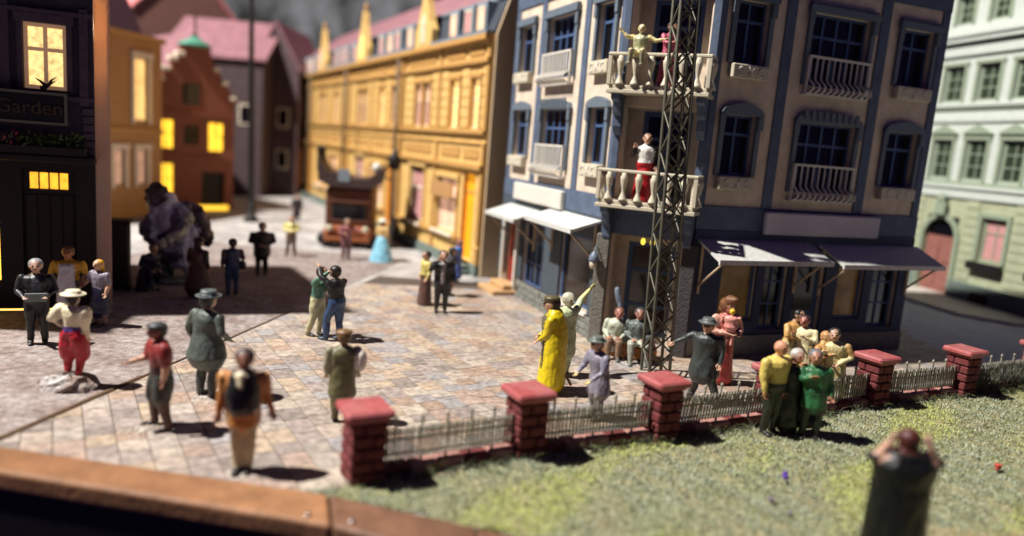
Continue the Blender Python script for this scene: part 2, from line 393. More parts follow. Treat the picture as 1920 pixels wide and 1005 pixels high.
def facade(F, mir, ground_holes):
    X = (lambda a, b: (WL - b, WL - a)) if mir else (lambda a, b: (a, b))
    holes = list(ground_holes)
    ups = []
    for zb, arch in ((4.75, True), (7.5, False)):
        for (a, b, z0) in ((.48, 1.46, zb), (2.82, 4.78, zb - .3), (5.92, 7.1, zb)):
            x0, x1 = X(a, b); holes.append((x0, x1, z0, zb + 1.52)); ups.append((x0, x1, z0, zb + 1.52, arch, b - a > 1.5, zb))
    F.part("wall", wall_mb(0, WL, 0, HT, 0, .3, holes), m_cream)
    pieces(F, "blue_strip", [X(a, b) + (-.045, -.002, 3.951, 9.619) for a, b in ((0, .2), (1.98, 2.3), (5.1, 5.44), (7.32, WL))], m_blue, .012)
    pieces(F, "blue_band", [(0, WL, -.06, -.002, 3.36, 3.95), (0, WL, -.05, -.002, 9.62, HT)], m_blue, 0)
    F.part("cornice", MB().prismx([(-.055, 10.3), (-.28, 10.32), (-.28, 10.5), (-.4, 10.52), (-.4, HT - .02), (-.055, HT - .02)], -.05, WL + .05), m_blue)
    for (x0, x1, z0, z1, arch, wide, zb) in ups:
        w_ = window(F, x0, x1, z0, z1, m_dblue, m_glass, 4 if wide else 2, (.7,), .06, .14, mull=.07)
        h = MB(); e = .13
        h.box(x0 - e, x0, -.09, .0, z0, z1).box(x1, x1 + e, -.09, .0, z0, z1)
        h.box(x0 - e - .04, x0 - .02, -.13, -.09, z1 - .35, z1 - .02).box(x1 + .02, x1 + e + .04, -.13, -.09, z1 - .35, z1 - .02)
        if arch:
            n = 8; pts = [(x0 - e - .05, z1)] + [(x0 - e * .6 + (x1 - x0 + e * 1.2) * k / n, z1 + .16 + .13 * math.sin(math.pi * k / n)) for k in range(n + 1)] + [(x1 + e + .05, z1)]
            h.poly(pts, -.14, -.003)
            if wide:
                for k in range(9):
                    xx = x0 + (x1 - x0) * (k + .5) / 9; h.box(xx - .05, xx + .05, -.18, -.14, z1 + .06, z1 + .3)
        else:
            h.box(x0 - e - .06, x1 + e + .06, -.17, -.003, z1 + .0, z1 + .16).box(x0 - e, x1 + e, -.12, -.003, z1 + .16, z1 + .24)
        build("surround", h, m_hood, w_)
        if wide:
            bz0, bz1 = zb - .48, zb + .42
            bl = F.part("balconette", MB().box(x0 - .06, x1 + .06, -.19, -.13, bz1 - .04, bz1 + .02).box(x0 - .06, x1 + .06, -.2, -.02, bz0 - .07, bz0 - .01).box(x0 - .06, x0 - .02, -.18, -.1, bz0, bz1).box(x1 + .02, x1 + .06, -.18, -.1, bz0, bz1), m_white)
            bars(F, bl, x0 - .04, x1 + .04, bz0, bz1, 11)
        else:
            relief_box(F, x0 - .05, x1 + .05, zb - .36, zb - .02)
X = lambda a, b: (WL - b, WL - a)
gl = [X(.5, 2.5) + (.7, 2.72), X(3.72, 5.45) + (.55, 2.65), X(5.9, 6.95) + (.3, 2.6)]
gr = [(.95, 2.1, .95, 2.6), (2.35, 3.15, .7, 2.6), (3.4, 4.45, .15, 2.6), (4.9, 5.9, .95, 2.6), (6.2, 7.2, .7, 2.6)]
facade(FL, True, gl); facade(FR, False, gr)
# ground floor, left wall
shopm = mat("slate_shopfront", S(74, 84, 92), .65, .2, 6, .2)
FL.part("shopfront", wall_mb(0, WL, .62, 3.35, -.07, -.003, [(a, b, c - .3, d) for a, b, c, d in gl]), shopm)
x0, x1, z0, z1 = gl[0]; sw = window(FL, x0, x1, z0, z1, m_dblue, m_shopglass, 1, (), .09, .04, name="shop_window")
build("sill", MB().bbox(x0 - .08, x1 + .08, -.2, -.075, z0 - .13, z0 - .02, .02), m_white, sw)
x0, x1, z0, z1 = gl[1]; window(FL, x0, x1, z0, z1, m_dblue, m_glass, 4, (.35, .72), .08, .1, mull=.06)
x0, x1, z0, z1 = gl[2]
dr = FL.part("door", MB().box(x0 + .01, x1 - .01, .1, .16, z0, z1 - .01), m_red)
for k in range(2):
    for j in range(3): build("door_panel", MB().bbox(x0 + .1 + k * .45, x0 + .48 + k * .45, .06, .11, z0 + .12 + j * .72, z0 + .72 + j * .72, .02), m_red, dr)
build("handle", MB().tube([(x0 + .9, .03, 1.4), (x0 + .9, .03, 1.55)], .02, 6), m_zinc, dr)
FL.part("door_post", MB().bbox(x0 - .16, x0 - .03, -.2, -.075, .1, 2.9, .02), m_white)
FL.part("door_post", MB().bbox(x1 + .03, x1 + .16, -.2, -.075, .1, 2.9, .02), m_white)
for k in range(2): FL.part("door_step", MB().bbox(x0 - .25 + k * .12, x1 + .25 - k * .12, -.95 + k * .4, -.02 - .001 * k, .0 + .18 * k, .18 + .18 * k, .03), m_step)
random.seed(3)
for j in range(3):
    x = 2.0 + .16 * (j % 2)
    while x < WL - .12:
        l_ = min(random.uniform(.34, .62), WL - .05 - x)
        if l_ > .15: FL.part("stone", MB().bbox(x + .012, x + l_ - .012, -.15 - random.uniform(0, .03), -.01, .02 + j * .2, .2 + j * .2, .02), m_stone)
        x += l_
FL.part("stone_bed", MB().box(1.98, WL, -.1, -.004, 0, .61), m_mortar)
FL.part("sign_board", MB().bbox(WL - 6.3, WL - 2.5, -.22, -.065, 3.3, 3.86, .025).box(WL - 6.2, WL - 2.6, -.226, -.22, 3.36, 3.8), m_white)
def awning(F, x0, x1, zb, zf, d, br):
    mb = MB(); t = .07
    v = [(x0, -.06, zb), (x1, -.06, zb), (x1, -d, zf), (x0, -d, zf)]
    mb.add([(x, y, z) for x, y, z in v] + [(x, y, z + t) for x, y, z in v], [(0, 1, 2, 3), (4, 7, 6, 5), (0, 4, 5, 1), (1, 5, 6, 2), (2, 6, 7, 3), (3, 7, 4, 0)])
    nb = 3
    a = F.part("awning", mb, m_slab)
    build("front_edge", MB().box(x0 - .01, x1 + .01, -d - .03, -d + .03, zf - .04, zf + t + .012), m_slab, a)
    for x in br:
        build("brace", MB().tube([(x, -.1, zf - .75), (x, -d + .06, zf - .02)], .035, 4, cap=False), m_beam, a)
        build("brace_rafter", MB().tube([(x, -.1, zb - .04), (x, -d + .06, zf - .035)], .03, 4, cap=False), m_beam, a)
        build("brace_post", MB().box(x - .035, x + .035, -.13, -.075, zf - .95, zb - .06), m_beam, a)
awning(FL, WL - 3.3, WL - .12, 3.22, 2.95, .95, (WL - 3.1, WL - .35))
awning(FL, WL - 6.85, WL - 4.2, 3.02, 2.72, .95, (WL - 6.6, WL - 4.45))
# ground floor, right wall
FR.part("shopfront", wall_mb(0, WL, .0, 3.35, -.08, -.003, gr), mat("dark_blue_front", S(46, 56, 86), .6, .2, 6, .2))
for k, (x0, x1, z0, z1) in enumerate(gr):
    if k in (0, 3): window(FR, x0, x1, z0, z1, m_dblue, m_amber, 1, (), .08, .05, name="shop_window")
    elif k == 2:
        d_ = FR.part("door", MB().box(x0 + .01, x1 - .01, .12, .18, z0, z1 - .01), m_dblue)
        build("pane", MB().box(x0 + .2, x1 - .2, .1, .12, 1.2, 2.4), m_glass, d_); build("handle", MB().tube([(x0 + .1, .08, 1.1), (x0 + .1, .08, 1.3)], .02, 6), m_zinc, d_)
    else: window(FR, x0, x1, z0, z1, m_dblue, m_glass, 2, (.35, .7), .07, .1)
pieces(FR, "plinth", [(0, 3.38, -.16, -.085, 0, .58), (4.47, WL, -.16, -.085, 0, .58)], m_stone)
FR.part("sign_board", MB().bbox(2.05, 6.0, -.24, -.065, 3.3, 3.9, .04), mat("lilac_white_board", S(206, 198, 206), .6, .05, 4, .03))
awning(FR, .1, 3.68, 3.06, 2.66, 1.05, (.25, 3.35)); awning(FR, 4.05, 7.75, 3.02, 2.6, 1.05, (4.25, 7.5))
# chamfered corner with two balconies
ch_h = [(.45, 1.75, .2, 2.75), (.5, 1.8, 3.9, 6.25), (.5, 1.8, 6.75, 9.1)]
RC = .85      # depth of the loggia behind the balconies
FC.part("wall", wall_mb(-.5, CH + .5, 0, HT, RC, RC + .2, ch_h), m_cream)
pieces(FC, "loggia_side", [(-.02, .12, .05, RC - .002, 0, HT), (CH - .12, CH + .02, .05, RC - .002, 0, HT)], m_cream, 0)
pieces(FC, "loggia_ceiling", [(.125, CH - .125, -.03, RC - .003, 3.05, 3.70), (.125, CH - .125, .0, RC - .003, 6.30, 6.55), (.125, CH - .125, -.02, RC - .003, 9.3, 9.58)], m_cream, 0)
pieces(FC, "blue_strip", [(0, CH, -.04, -.031, 3.0, 3.7), (0, CH, -.03, .015, 9.6, HT), (-.04, .12, -.03, .045, 3.9, 9.599), (CH - .14, CH + .04, -.03, .045, 3.9, 9.599)], m_blue, 0)
for k, (x0, x1, z0, z1) in enumerate(ch_h):
    d_ = window(FC, x0, x1, z0, z1, m_dblue, m_glass if k else m_shopglass, 2, (.3, .72), .12, RC + .06, name="balcony_door" if k else "entrance_door", mull=.09)
    build("handle", MB().tube([((x0 + x1) / 2 + .08, RC + .03, z0 + 1.0), ((x0 + x1) / 2 + .08, RC + .03, z0 + 1.15)], .018, 6), m_zinc, d_)
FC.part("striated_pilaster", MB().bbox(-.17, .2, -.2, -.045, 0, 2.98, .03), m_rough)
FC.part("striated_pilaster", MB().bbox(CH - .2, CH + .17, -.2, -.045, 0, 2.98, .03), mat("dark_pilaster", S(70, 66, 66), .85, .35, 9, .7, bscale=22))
def corbel(x, z):
    pts = [(0, z), (-.62, z), (-.6, z - .12), (-.42, z - .2), (-.36, z - .42), (-.22, z - .52), (-.2, z - .78), (-.1, z - .95), (0, z - 1.0)]
    FC.part("corbel", MB().prismx([(y - .045, zz) for y, zz in pts], x, x + .2), m_blue)
for zb in (3.72, 6.56):
    corbel(-.02, zb - .005); corbel(CH - .2, zb - .005)
    D = .78; xa, xb = -.14, 2.4
    b = FC.part("balcony", MB().bbox(xa, xb, -D, -.05, zb, zb + .1, .015).bbox(xa + .06, xb - .06, -D + .05, -.05, zb + .1, zb + .2, .015).box(.13, CH - .13, -.05, RC - .004, zb + .01, zb + .19), m_ivory)
    build("hand_rail", MB().bbox(xa - .0, xb, -D - .01, -D + .11, zb + .9, zb + .98, .02).bbox(xa, xa + .1, -D + .11, -.05, zb + .9, zb + .98, .02).bbox(xb - .1, xb, -D + .11, -.05, zb + .9, zb + .98, .02), m_ivory, b)
    for x in (xa + .055, xb - .055): build("corner_post", MB().bbox(x - .05, x + .05, -D, -D + .1, zb + .2, zb + .9, .012), m_ivory, b)
    bp = [(.11, 0), (.11, .04), (.1, .06), (.045, .2), (.04, .24), (.06, .34), (.095, .52), (.1, .6), (.07, .64), (.07, .7)]
    for k in range(6): build("baluster", MB().lathe(bp, xa + .32 + k * (xb - xa - .64) / 5, -D + .05, zb + .2, 10), m_ivory, b)
    for k in range(2):
        for x in (xa + .05, xb - .05): build("baluster", MB().lathe(bp, x, -D + .3 + k * .24, zb + .2, 10), m_ivory, b)
FC.part("wall_lamp", MB().lathe([(.13, 0), (.14, .03), (.12, .14), (.07, .2), (.03, .26), (.001, .28)], -.14, -.36, 2.25, 12).tube([(-.14, -.36, 2.53), (-.14, -.3, 2.62), (-.12, -.2, 2.6)], .018, 6), mat("lamp_blue_grey", S(116, 128, 146), .4, .1, 6, .05))
for x in (1.0, 1.25): FC.part("ceiling_lamp", MB().ell((x, .15, 2.86), (.06, .06, .09)), mat("bulb_yellow", S(255, 220, 60), .4, .1, 4, 0, emit=(1, .75, .08, 1), es=1.6))
FC.part("wall_lamp_glass", MB().lathe([(.07, 0), (.1, .08), (.11, .2)], -.14, -.36, 2.04, 12), m_ivory)
# body and flat roof closing the house
cL, cR = tL * WL, (BPr - BP) + tR * WL
nin = Vector((math.cos(R(68)), math.sin(R(68)), 0))
core = [(.33, .25), (CH * cdir.x - .02, CH * cdir.y + .36), (cR.x - .3, cR.y + .2), (cR.x + cL.x, cR.y + cL.y), (cL.x + .3, cL.y)]
rf = [(0, 0), (CH * cdir.x, CH * cdir.y), (cR.x, cR.y), (cR.x + cL.x, cR.y + cL.y), (cL.x, cL.y)]
build("roof", MB().prismz(rf, HT, HT + .3), m_slate, bh)
d_ = (cR - Vector((0, 0, 0)))
sd = MB(); e1 = Vector(cR); e2 = cR + cL * .98; nn = tR * .25
sd.prismz([(e1.x, e1.y), (e2.x, e2.y), (e2.x - nn.x, e2.y - nn.y), (e1.x - nn.x, e1.y - nn.y)], 0, HT - .05)
build("side_wall", sd, m_cream, bh)

# ------------------------------------------------------------------ the yellow row
YP = Vector((-1.33, 27.82, 0)); yt = Vector((math.cos(R(117.5)), math.sin(R(117.5)), 0)); UW = 10.0
desc = ["ochre row house at the near end beside the corner house, lit doorway", "ochre row house second from the near end, behind the blue dress woman", "ochre row house third from the near end, behind the orange van", "ochre row house at the far end of the yellow row"]
for h in range(4):
    rt = thing("row_house", desc[h], "house", YP + yt * (UW * (h + 1)), R(-62.5), "yellow row houses")
    F = Face(rt); X = lambda a, b: (UW - b, UW - a)
    gdoor = X(.7, 1.85) + (.5, 3.85); gw1 = X(2.35, 4.5) + (1.35, 3.55); gw2 = X(6.2, 8.1) + (1.3, 3.8)
    up = [X(.75, 1.6) + (5.6, 7.5), X(2.75, 3.75) + (5.6, 7.5), X(6.05, 6.95) + (5.6, 7.5), X(7.15, 8.05) + (5.6, 7.5)]
    F.part("wall", wall_mb(0, UW, .45, 9.0, 0, .3, [gdoor, gw1, gw2] + up), m_ochre)
    pieces(F, "plinth", [(0, gdoor[0] - .02, -.1, .28, 0, .45), (gdoor[1] + .02, UW, -.1, .28, 0, .45)], m_plinth, 0)
    pieces(F, "door_step", [(gdoor[0] - .3, gdoor[1] + .3, -.7, -.101, 0, .18), (gdoor[0] - .15, gdoor[1] + .15, -.45, -.1015, .18, .36)], m_plinth)
    for z0, z1, d in ((1.12, 1.26, .18), (4.05, 4.22, .2), (5.38, 5.52, .17), (5.0, 5.06, .08), (8.0, 8.16, .17), (8.8, 9.0, .32)):
        pieces(F, "string_course", [(0, gdoor[0] - .14 if z0 < 2 else UW, -d, -.002, z0, z1)], m_ochre2, 0)
    ps = [(0, .42, -.12, -.003, .45, 4.05), (0, .42, -.12, -.003, 4.22, 5.0), (0, .42, -.12, -.003, 5.52, 8.0), (0, .42, -.12, -.003, 8.16, 8.8)]
    for a, b in ((4.8, 5.1), (0, .28)):
        x0, x1 = X(a, b)
        for z0, z1 in ((.46, 1.1), (1.27, 4.05), (4.22, 5.0), (5.52, 8.0), (8.16, 8.8)): ps.append((x0, x1, -.08, -.003, z0, z1))
    pieces(F, "pilaster", ps, m_ochre2, 0)
    F.part("downpipe", MB().tube([(.2, -.34, .3), (.2, -.34, 8.7)], .09, 8, cap=False), mat("pipe_brown", S(104, 84, 62), .6, .2, 4, .1))
    rust = []          # block courses between the upper windows
    for xs_ in (X(1.8, 2.55), X(.32, .6), X(3.95, 4.75), X(5.2, 5.85), X(8.25, 9.5)):
        for j in range(6): rust.append((xs_[0], xs_[1], -.05, -.002, 5.6 + j * .39, 5.6 + j * .39 + .36))
    pieces(F, "wall_block", rust, m_ochre)
    pn = []
    for a, b in ((.6, 2.0), (2.4, 4.4), (5.6, 9.2)):
        for z0, z1 in ((4.42, 4.84), (8.3, 8.65)): x0, x1 = X(a, b); pn.append((x0, x1, -.05, -.002, z0, z1))
    pieces(F, "relief_panel", pn, m_ochre2, .022)
    lits = [(m_lit, m_lit, m_lit2, m_lit2), (m_lit2, m_lit, m_lit2, m_lit2), (m_lit2, m_lit2, m_lit2, m_curt), (m_lit2, m_curt, m_lit2, m_curt)][h]
    for k, (x0, x1, z0, z1) in enumerate(up):
        w_ = window(F, x0, x1, z0, z1, m_wframe, (lambda i, j, k=k: lits[k] if j else (lits[k] if k < 2 else m_curt)), 1 if k > 1 else 2, (.58,), .06, .1, curtain=m_wframe)
        build("surround", MB().box(x0 - .12, x0 - .002, -.07, -.004, z0, z1).box(x1 + .002, x1 + .12, -.07, -.004, z0, z1).box(x0 - .16, x1 + .16, -.1, -.004, z1 + .002, z1 + .16), m_ochre2, w_)
    for q in (gw1, gw2):
        w_ = window(F, *q, m_wframe, m_curt if q is gw2 else m_lit2, 2 if q is gw1 else 1, (.62,), .09, .08, mull=.1)
        build("surround", MB().box(q[0] - .14, q[0] - .002, -.08, -.004, q[2] - .05, q[3]).box(q[1] + .002, q[1] + .14, -.08, -.004, q[2] - .05, q[3]).box(q[0] - .2, q[1] + .2, -.12, -.004, q[3] + .002, q[3] + .2), m_ochre, w_)
        build("sill", MB().bbox(q[0] - .1, q[1] + .1, -.28, -.17, q[2] - .16, q[2] - .02, .02), m_wframe, w_)
    x0, x1, z0, z1 = gw1
    F.part("shutter", MB().bbox(x0 - .12, x1 + .12, -.34, -.28, 2.75, 3.35, .015), mat("tan_shutter", S(186, 142, 92), .6, .12, 4, .06))
    x0, x1, z0, z1 = gdoor
    d_ = F.part("door", MB().box(x0 + .01, x1 - .01, .2, .26, z0, z1 - .01), m_amb)
    build("fanlight_bar", MB().box(x0 + .02, x1 - .02, .16, .2, 3.1, 3.18), m_ochre2, d_)
    # mansard with dormer windows, gable and pink roof
    x0g, x1g = X(5.85, 7.95)
    ms = MB().prismx([(.0, 9.0), (.55, 10.35), (3.0, 10.35), (3.0, 9.0)], .02, UW - .02)
    F.part("mansard", ms, m_slate)
    pieces(F, "gutter", [(0, x0g - .02, -.3, .02, 9.004, 9.1), (x1g + .02, UW, -.3, .02, 9.004, 9.1), (0, UW, .45, .62, 10.352, 10.46)], m_zinc, 0)
    for a in (.9, 2.1, 3.6, 9.0):
        xx0, xx1 = X(a, a + .7)
        dm = F.part("dormer", MB().bbox(xx0 - .1, xx1 + .1, .02, .6, 9.12, 10.28, .03), m_zinc)
        wd = build("window_frame", MB().box(xx0, xx0 + .05, -.02, .018, 9.25, 10.1).box(xx1 - .05, xx1, -.02, .018, 9.25, 10.1).box(xx0 + .05, xx1 - .05, -.02, .018, 10.03, 10.1), m_wframe, dm)
        build("pane", MB().box(xx0 + .06, xx1 - .06, .0, .018, 9.25, 10.02), m_lit2 if (h + int(a)) % 3 == 0 else m_curt, dm)
    gp = [(x0g, 9.0), (x1g, 9.0), (x1g, 9.7), (x1g - .3, 10.05), ((x0g + x1g) / 2 + .34, 10.9), ((x0g + x1g) / 2 + .12, 11.6), ((x0g + x1g) / 2, 11.8), ((x0g + x1g) / 2 - .12, 11.6), ((x0g + x1g) / 2 - .34, 10.9), (x0g + .3, 10.05), (x0g, 9.7)]
    ga = F.part("gable", MB().poly(gp, -.22, .08), m_ochre)
    xm = (x0g + x1g) / 2
    build("gable_window", MB().poly([(xm - .3, 9.2), (xm + .3, 9.2), (xm + .3, 10.0), (xm + .2, 10.3), (xm, 10.42), (xm - .2, 10.3), (xm - .3, 10.0)], -.26, -.225), m_lit if h == 1 else m_lit2, ga)
    build("finial", MB().lathe([(.1, 0), (.06, .1), (.12, .22), (.02, .5)], xm, -.07, 11.72, 8), m_ochre2, ga)
    F.part("roof", MB().prismx([(.55, 10.36), (4.2, 13.0), (9.0, 10.36)], .01, UW - .01), m_pink)
    F.part("house_body", MB().prismx([(.302, 0), (.302, 8.99), (3.01, 8.991), (3.01, 10.355), (9, 10.355), (9, 0)], .0, UW), m_side)
    if h == 0: F.part("end_wall", MB().prismx([(.1, 0), (9.2, 0), (9.2, 10.4), (4.2, 13.1), (.6, 10.5), (.1, 9.0)], UW + .002, UW + .12), m_side)

# ------------------------------------------------------------------ the green and white house on the right
gh = thing("green_house", "pale green and white house with pedimented windows behind the corner house", "house", (17.9, 37.2, 0), R(-78.5))
F = Face(gh); o_ = 3.3
m_gr = mat("pale_green_wall", S(176, 182, 150), .7, .15, 2, .1); m_gw = mat("green_white_trim", S(204, 212, 202), .6, .08, 4, .06); m_gd = mat("dark_green_glass", S(52, 62, 50), .3, .3, 4, 0)
m_gf = mat("sage_frame", S(150, 164, 140), .6, .1, 5, .05)
GW = 13.0
ups = []
for k in range(7):
    xa = o_ - .1 - 2 * 1.87 + k * 1.87
    if xa < .2 or xa + 1.1 > GW: continue
    ups += [(xa, xa + 1.1, 5.1, 6.8, 1), (xa, xa + 1.1, 8.42, 9.95, 0), (xa + .1, xa + 1.0, 11.7, 12.9, 2)]
gd = (o_ + .25, o_ + 2.1, .1, 3.5); gws = [(o_ + 3.35, o_ + 4.6, 1.85, 3.65), (o_ + 6.2, o_ + 7.45, 1.85, 3.65)]
F.part("wall", wall_mb(0, GW, 0, 4.35, 0, .3, [gd] + gws), m_gr)
F.part("upper_wall", wall_mb(0, GW, 4.35, 14, 0, .3, [u_[:4] for u_ in ups]), m_gw)
for z0, z1, d in ((4.35, 4.75, .12), (4.75, 4.9, .22), (7.55, 7.75, .1), (8.2, 8.32, .16), (10.35, 10.7, .14), (10.9, 11.1, .35), (11.1, 11.25, .45)): pieces(F, "string_course", [(0, GW, -d, -.002, z0, z1)], m_gw, 0)
pieces(F, "sill_band", [(0, GW, -.1, -.003, 4.902, 5.05), (0, GW, -.11, -.003, 8.1, 8.198)], m_gf, 0)
rb = []
for j in range(9):
    z = .95 + j * .375
    for a, b in ((0, gd[0] - .3), (gd[1] + .3, gws[0][0] - .25), (gws[0][1] + .25, gws[1][0] - .25), (gws[1][1] + .25, GW)): rb.append((a, b, -.05, -.002, z, z + .34))
pieces(F, "wall_block", rb, m_gr)
pieces(F, "plinth", [(0, gd[0] - .1, -.15, -.003, 0, .85), (gd[1] + .1, GW, -.15, -.003, 0, .85)], m_plinth, 0)
for k in range(2): F.part("cellar_vent", MB().box(gws[k][0] + .1, gws[k][1] - .2, -.17, -.151, .12, .55), m_mortar)
for x0, x1, z0, z1, kind in ups:
    w_ = window(F, x0, x1, z0, z1, m_gf, m_gd, 2, (.34, .68), .1, .12)
    sr = MB().box(x0 - .16, x0 - .002, -.06, -.003, z0, z1).box(x1 + .002, x1 + .16, -.06, -.003, z0, z1).box(x0 - .2, x1 + .2, -.09, -.003, z1 + .002, z1 + .14)
    if kind == 1: sr.poly([(x0 - .25, z1 + .25), (x1 + .25, z1 + .25), ((x0 + x1) / 2, z1 + .62)], -.16, -.003)
    build("surround", sr, m_gf, w_)
for q in gws:
    w_ = window(F, *q, m_gf, m_curt, 2, (.68,), .1, .12, curtain=m_red)
    build("surround", MB().box(q[0] - .18, q[0] - .002, -.1, -.003, q[2], q[3]).box(q[1] + .002, q[1] + .18, -.1, -.003, q[2], q[3]).box(q[0] - .18, q[1] + .18, -.1, -.003, q[3] + .002, q[3] + .18), m_gf, w_)
    build("flower_box", MB().bbox(q[0] - .2, q[1] + .2, -.35, -.1, q[2] - .35, q[2] - .02, .02), m_black, w_)
x0, x1, z0, z1 = gd; xm = (x0 + x1) / 2
d_ = F.part("arched_door", MB().box(x0 + .01, x1 - .01, .15, .22, z0, 2.6), mat("rosy_door", S(150, 98, 88), .6, .2, 4, .1))
build("fanlight", MB().box(x0 + .01, x1 - .01, .15, .2, 2.62, z1), m_glass, d_)
for k in range(2):
    for j in range(2): build("door_panel", MB().bbox(x0 + .12 + k * .9, x0 + .8 + k * .9, .1, .15, .3 + j * 1.15, 1.3 + j * 1.15, .03), MATS["rosy_door"], d_)
ar = [(x0 - .2, .1), (x0 - .2, 2.5)] + [(xm - (x1 - x0 + .4) / 2 * math.cos(a), 2.5 + 1.1 * math.sin(a)) for a in [math.pi * k / 10 for k in range(1, 10)]] + [(x1 + .2, 2.5), (x1 + .2, .1), (x1, .1), (x1, 2.5)] + [(xm + (x1 - x0) / 2 * math.cos(a), 2.5 + .9 * math.sin(a)) for a in [math.pi * k / 10 for k in range(1, 10)]] + [(x0, 2.5), (x0, .1)]
am = MB(); nA = len(ar) // 2
for i in range(nA - 1):
    a, b, c_, e_ = ar[i], ar[i + 1], ar[-i - 2], ar[-i - 1]; am.poly([a, b, c_, e_], -.12, -.003)
build("door_arch", am, m_gf, d_); build("keystone", MB().bbox(xm - .3, xm + .3, -.35, -.12, 3.5, 4.1, .06).ell((xm, -.25, 4.25), (.22, .15, .25)), m_gf, d_)
F.part("house_body", MB().box(0, GW, .302, 9, 0, 14), m_gr)
F.part("roof", MB().prismx([(-.4, 14), (4.5, 18), (9.4, 14)], 0, GW), m_slate)
struct("road", MB().prismz([(11.8, 19.5), (30, 14), (30, 24), (17.0, 28), (14.5, 38), (10, 44), (5, 40)], .0, .014), mat("asphalt_grey", S(196, 198, 206), .85, .2, 2, .3))
struct("sidewalk", MB().prismz([(17.0, 27.6), (18.4, 26.5), (19.9, 26.5), (19.9, 28.4), (17.9, 38), (14.8, 38)], .0, .13), mat("pale_sidewalk", S(214, 208, 196), .8, .15, 3, .2))
# ------------------------------------------------------------------ dark tavern on the left
dh = thing("tavern", "dark tavern house with lit upper window, name board and glowing door transom", "house", (-12.73, 17.99, 0), R(22))
F = Face(dh)
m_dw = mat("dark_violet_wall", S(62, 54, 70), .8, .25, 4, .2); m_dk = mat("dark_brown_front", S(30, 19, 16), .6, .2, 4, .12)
tw = (.66, 1.57, 5.53, 7.09); td = (.55, 1.72, .05, 3.6); te = (-1.2, .1, .7, 3.5)
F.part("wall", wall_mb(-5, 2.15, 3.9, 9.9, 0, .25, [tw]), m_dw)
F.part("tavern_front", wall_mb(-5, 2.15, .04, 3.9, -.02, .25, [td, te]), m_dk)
F.part("ledge", MB().bbox(-5, 2.2, -.4, -.03, 3.78, 3.95, .03), m_dk)
tm = mat("violet_grey_trim", S(84, 70, 84), .8, .2, 4, .15)
pieces(F, "wall_timber", [(x, x + .18, -.08, -.003, 5.2, 7.5) for x in (-.35, .2, 1.85)] + [(-5, 2.15, -.1, -.081, z, z + .1) for z in (5.3, 7.3)], tm, 0)
pieces(F, "quoin", [(1.9, 2.14, -.05, -.003, 3.98 + j * .2, 4.15 + j * .2) for j in range(6)], tm, .01)
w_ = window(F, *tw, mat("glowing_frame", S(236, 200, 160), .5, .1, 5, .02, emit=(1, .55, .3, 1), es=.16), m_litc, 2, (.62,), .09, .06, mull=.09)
build("surround", MB().box(tw[0] - .12, tw[0] - .002, -.06, -.003, tw[2], tw[3]).box(tw[1] + .002, tw[1] + .12, -.06, -.003, tw[2], tw[3]).box(tw[0] - .16, tw[1] + .16, -.1, -.003, tw[3] + .002, tw[3] + .2), MATS["violet_grey_trim"], w_)
d_ = F.part("door", MB().box(td[0] + .01, td[1] - .01, .1, .16, .06, 3.02), m_dk)
for k in range(4): build("door_plank", MB().bbox(td[0] + .05 + k * .27, td[0] + .3 + k * .27, .07, .1, .15, 2.95, .012), m_dk, d_)
build("handle", MB().tube([(1.55, .03, 1.25), (1.55, .03, 1.45)], .02, 6), m_zinc, d_)
tb = F.part("transom", MB().box(td[0] + .01, td[1] - .01, .06, .12, 3.03, 3.1).box(td[0] + .01, td[1] - .01, .06, .12, 3.5, 3.59), m_dk)
for k in range(4): build("pane", MB().box(.71 + k * .215, .885 + k * .215, .08, .1, 3.1, 3.5), mat("lit_transom", S(255, 190, 60), .5, .34, 6, 0, emit=(1, .42, .03, 1), es=1.6), tb)
build("bars", MB().box(.56, .705, .06, .12, 3.1, 3.5).box(.89, .92, .06, .12, 3.1, 3.5).box(1.105, 1.135, .06, .12, 3.1, 3.5).box(1.32, 1.35, .06, .12, 3.1, 3.5).box(1.54, 1.71, .06, .12, 3.1, 3.5), m_dk, tb)
window(F, *te, m_dk, mat("lit_tall_window", S(255, 180, 40), .5, .3, 3, 0, emit=(1, .55, .06, 1), es=2.6), 3, (.5,), .06, .06)
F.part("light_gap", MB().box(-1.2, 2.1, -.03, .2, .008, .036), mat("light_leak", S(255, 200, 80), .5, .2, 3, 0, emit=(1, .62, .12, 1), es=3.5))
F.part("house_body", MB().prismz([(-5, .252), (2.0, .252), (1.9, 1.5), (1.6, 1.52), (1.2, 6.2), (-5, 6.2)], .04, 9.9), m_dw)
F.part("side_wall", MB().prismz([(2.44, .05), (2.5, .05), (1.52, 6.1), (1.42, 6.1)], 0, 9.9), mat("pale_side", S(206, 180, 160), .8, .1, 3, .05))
M = bpy.data.materials.new("glowing_panel"); M.use_nodes = True; nt = M.node_tree
b = nt.nodes["Principled BSDF"]; b.inputs["Base Color"].default_value = S(226, 206, 190); b.inputs["Roughness"].default_value = .6
tr_ = nt.nodes.new("ShaderNodeBsdfTranslucent"); tr_.inputs[0].default_value = S(255, 214, 170); ms_ = nt.nodes.new("ShaderNodeMixShader"); ms_.inputs[0].default_value = .5
nt.links.new(b.outputs[0], ms_.inputs[1]); nt.links.new(tr_.outputs[0], ms_.inputs[2]); nt.links.new(ms_.outputs[0], nt.nodes["Material Output"].inputs[0])
F.part("corner_panel", MB().box(2.16, 2.5, .0, .03, .02, 9.9), M)
ol = lamp("house_interior_lamp", 'POINT', (0, 0, 0), 170, (1, .74, .46), size=.12); ol.parent = dh; ol.location = (2.2, .75, 7.2)
F.part("roof", MB().prismz([(-5.2, -.15), (2.56, -.15), (1.6, 6.2), (-5.2, 6.2)], 9.91, 10.1), m_slate)
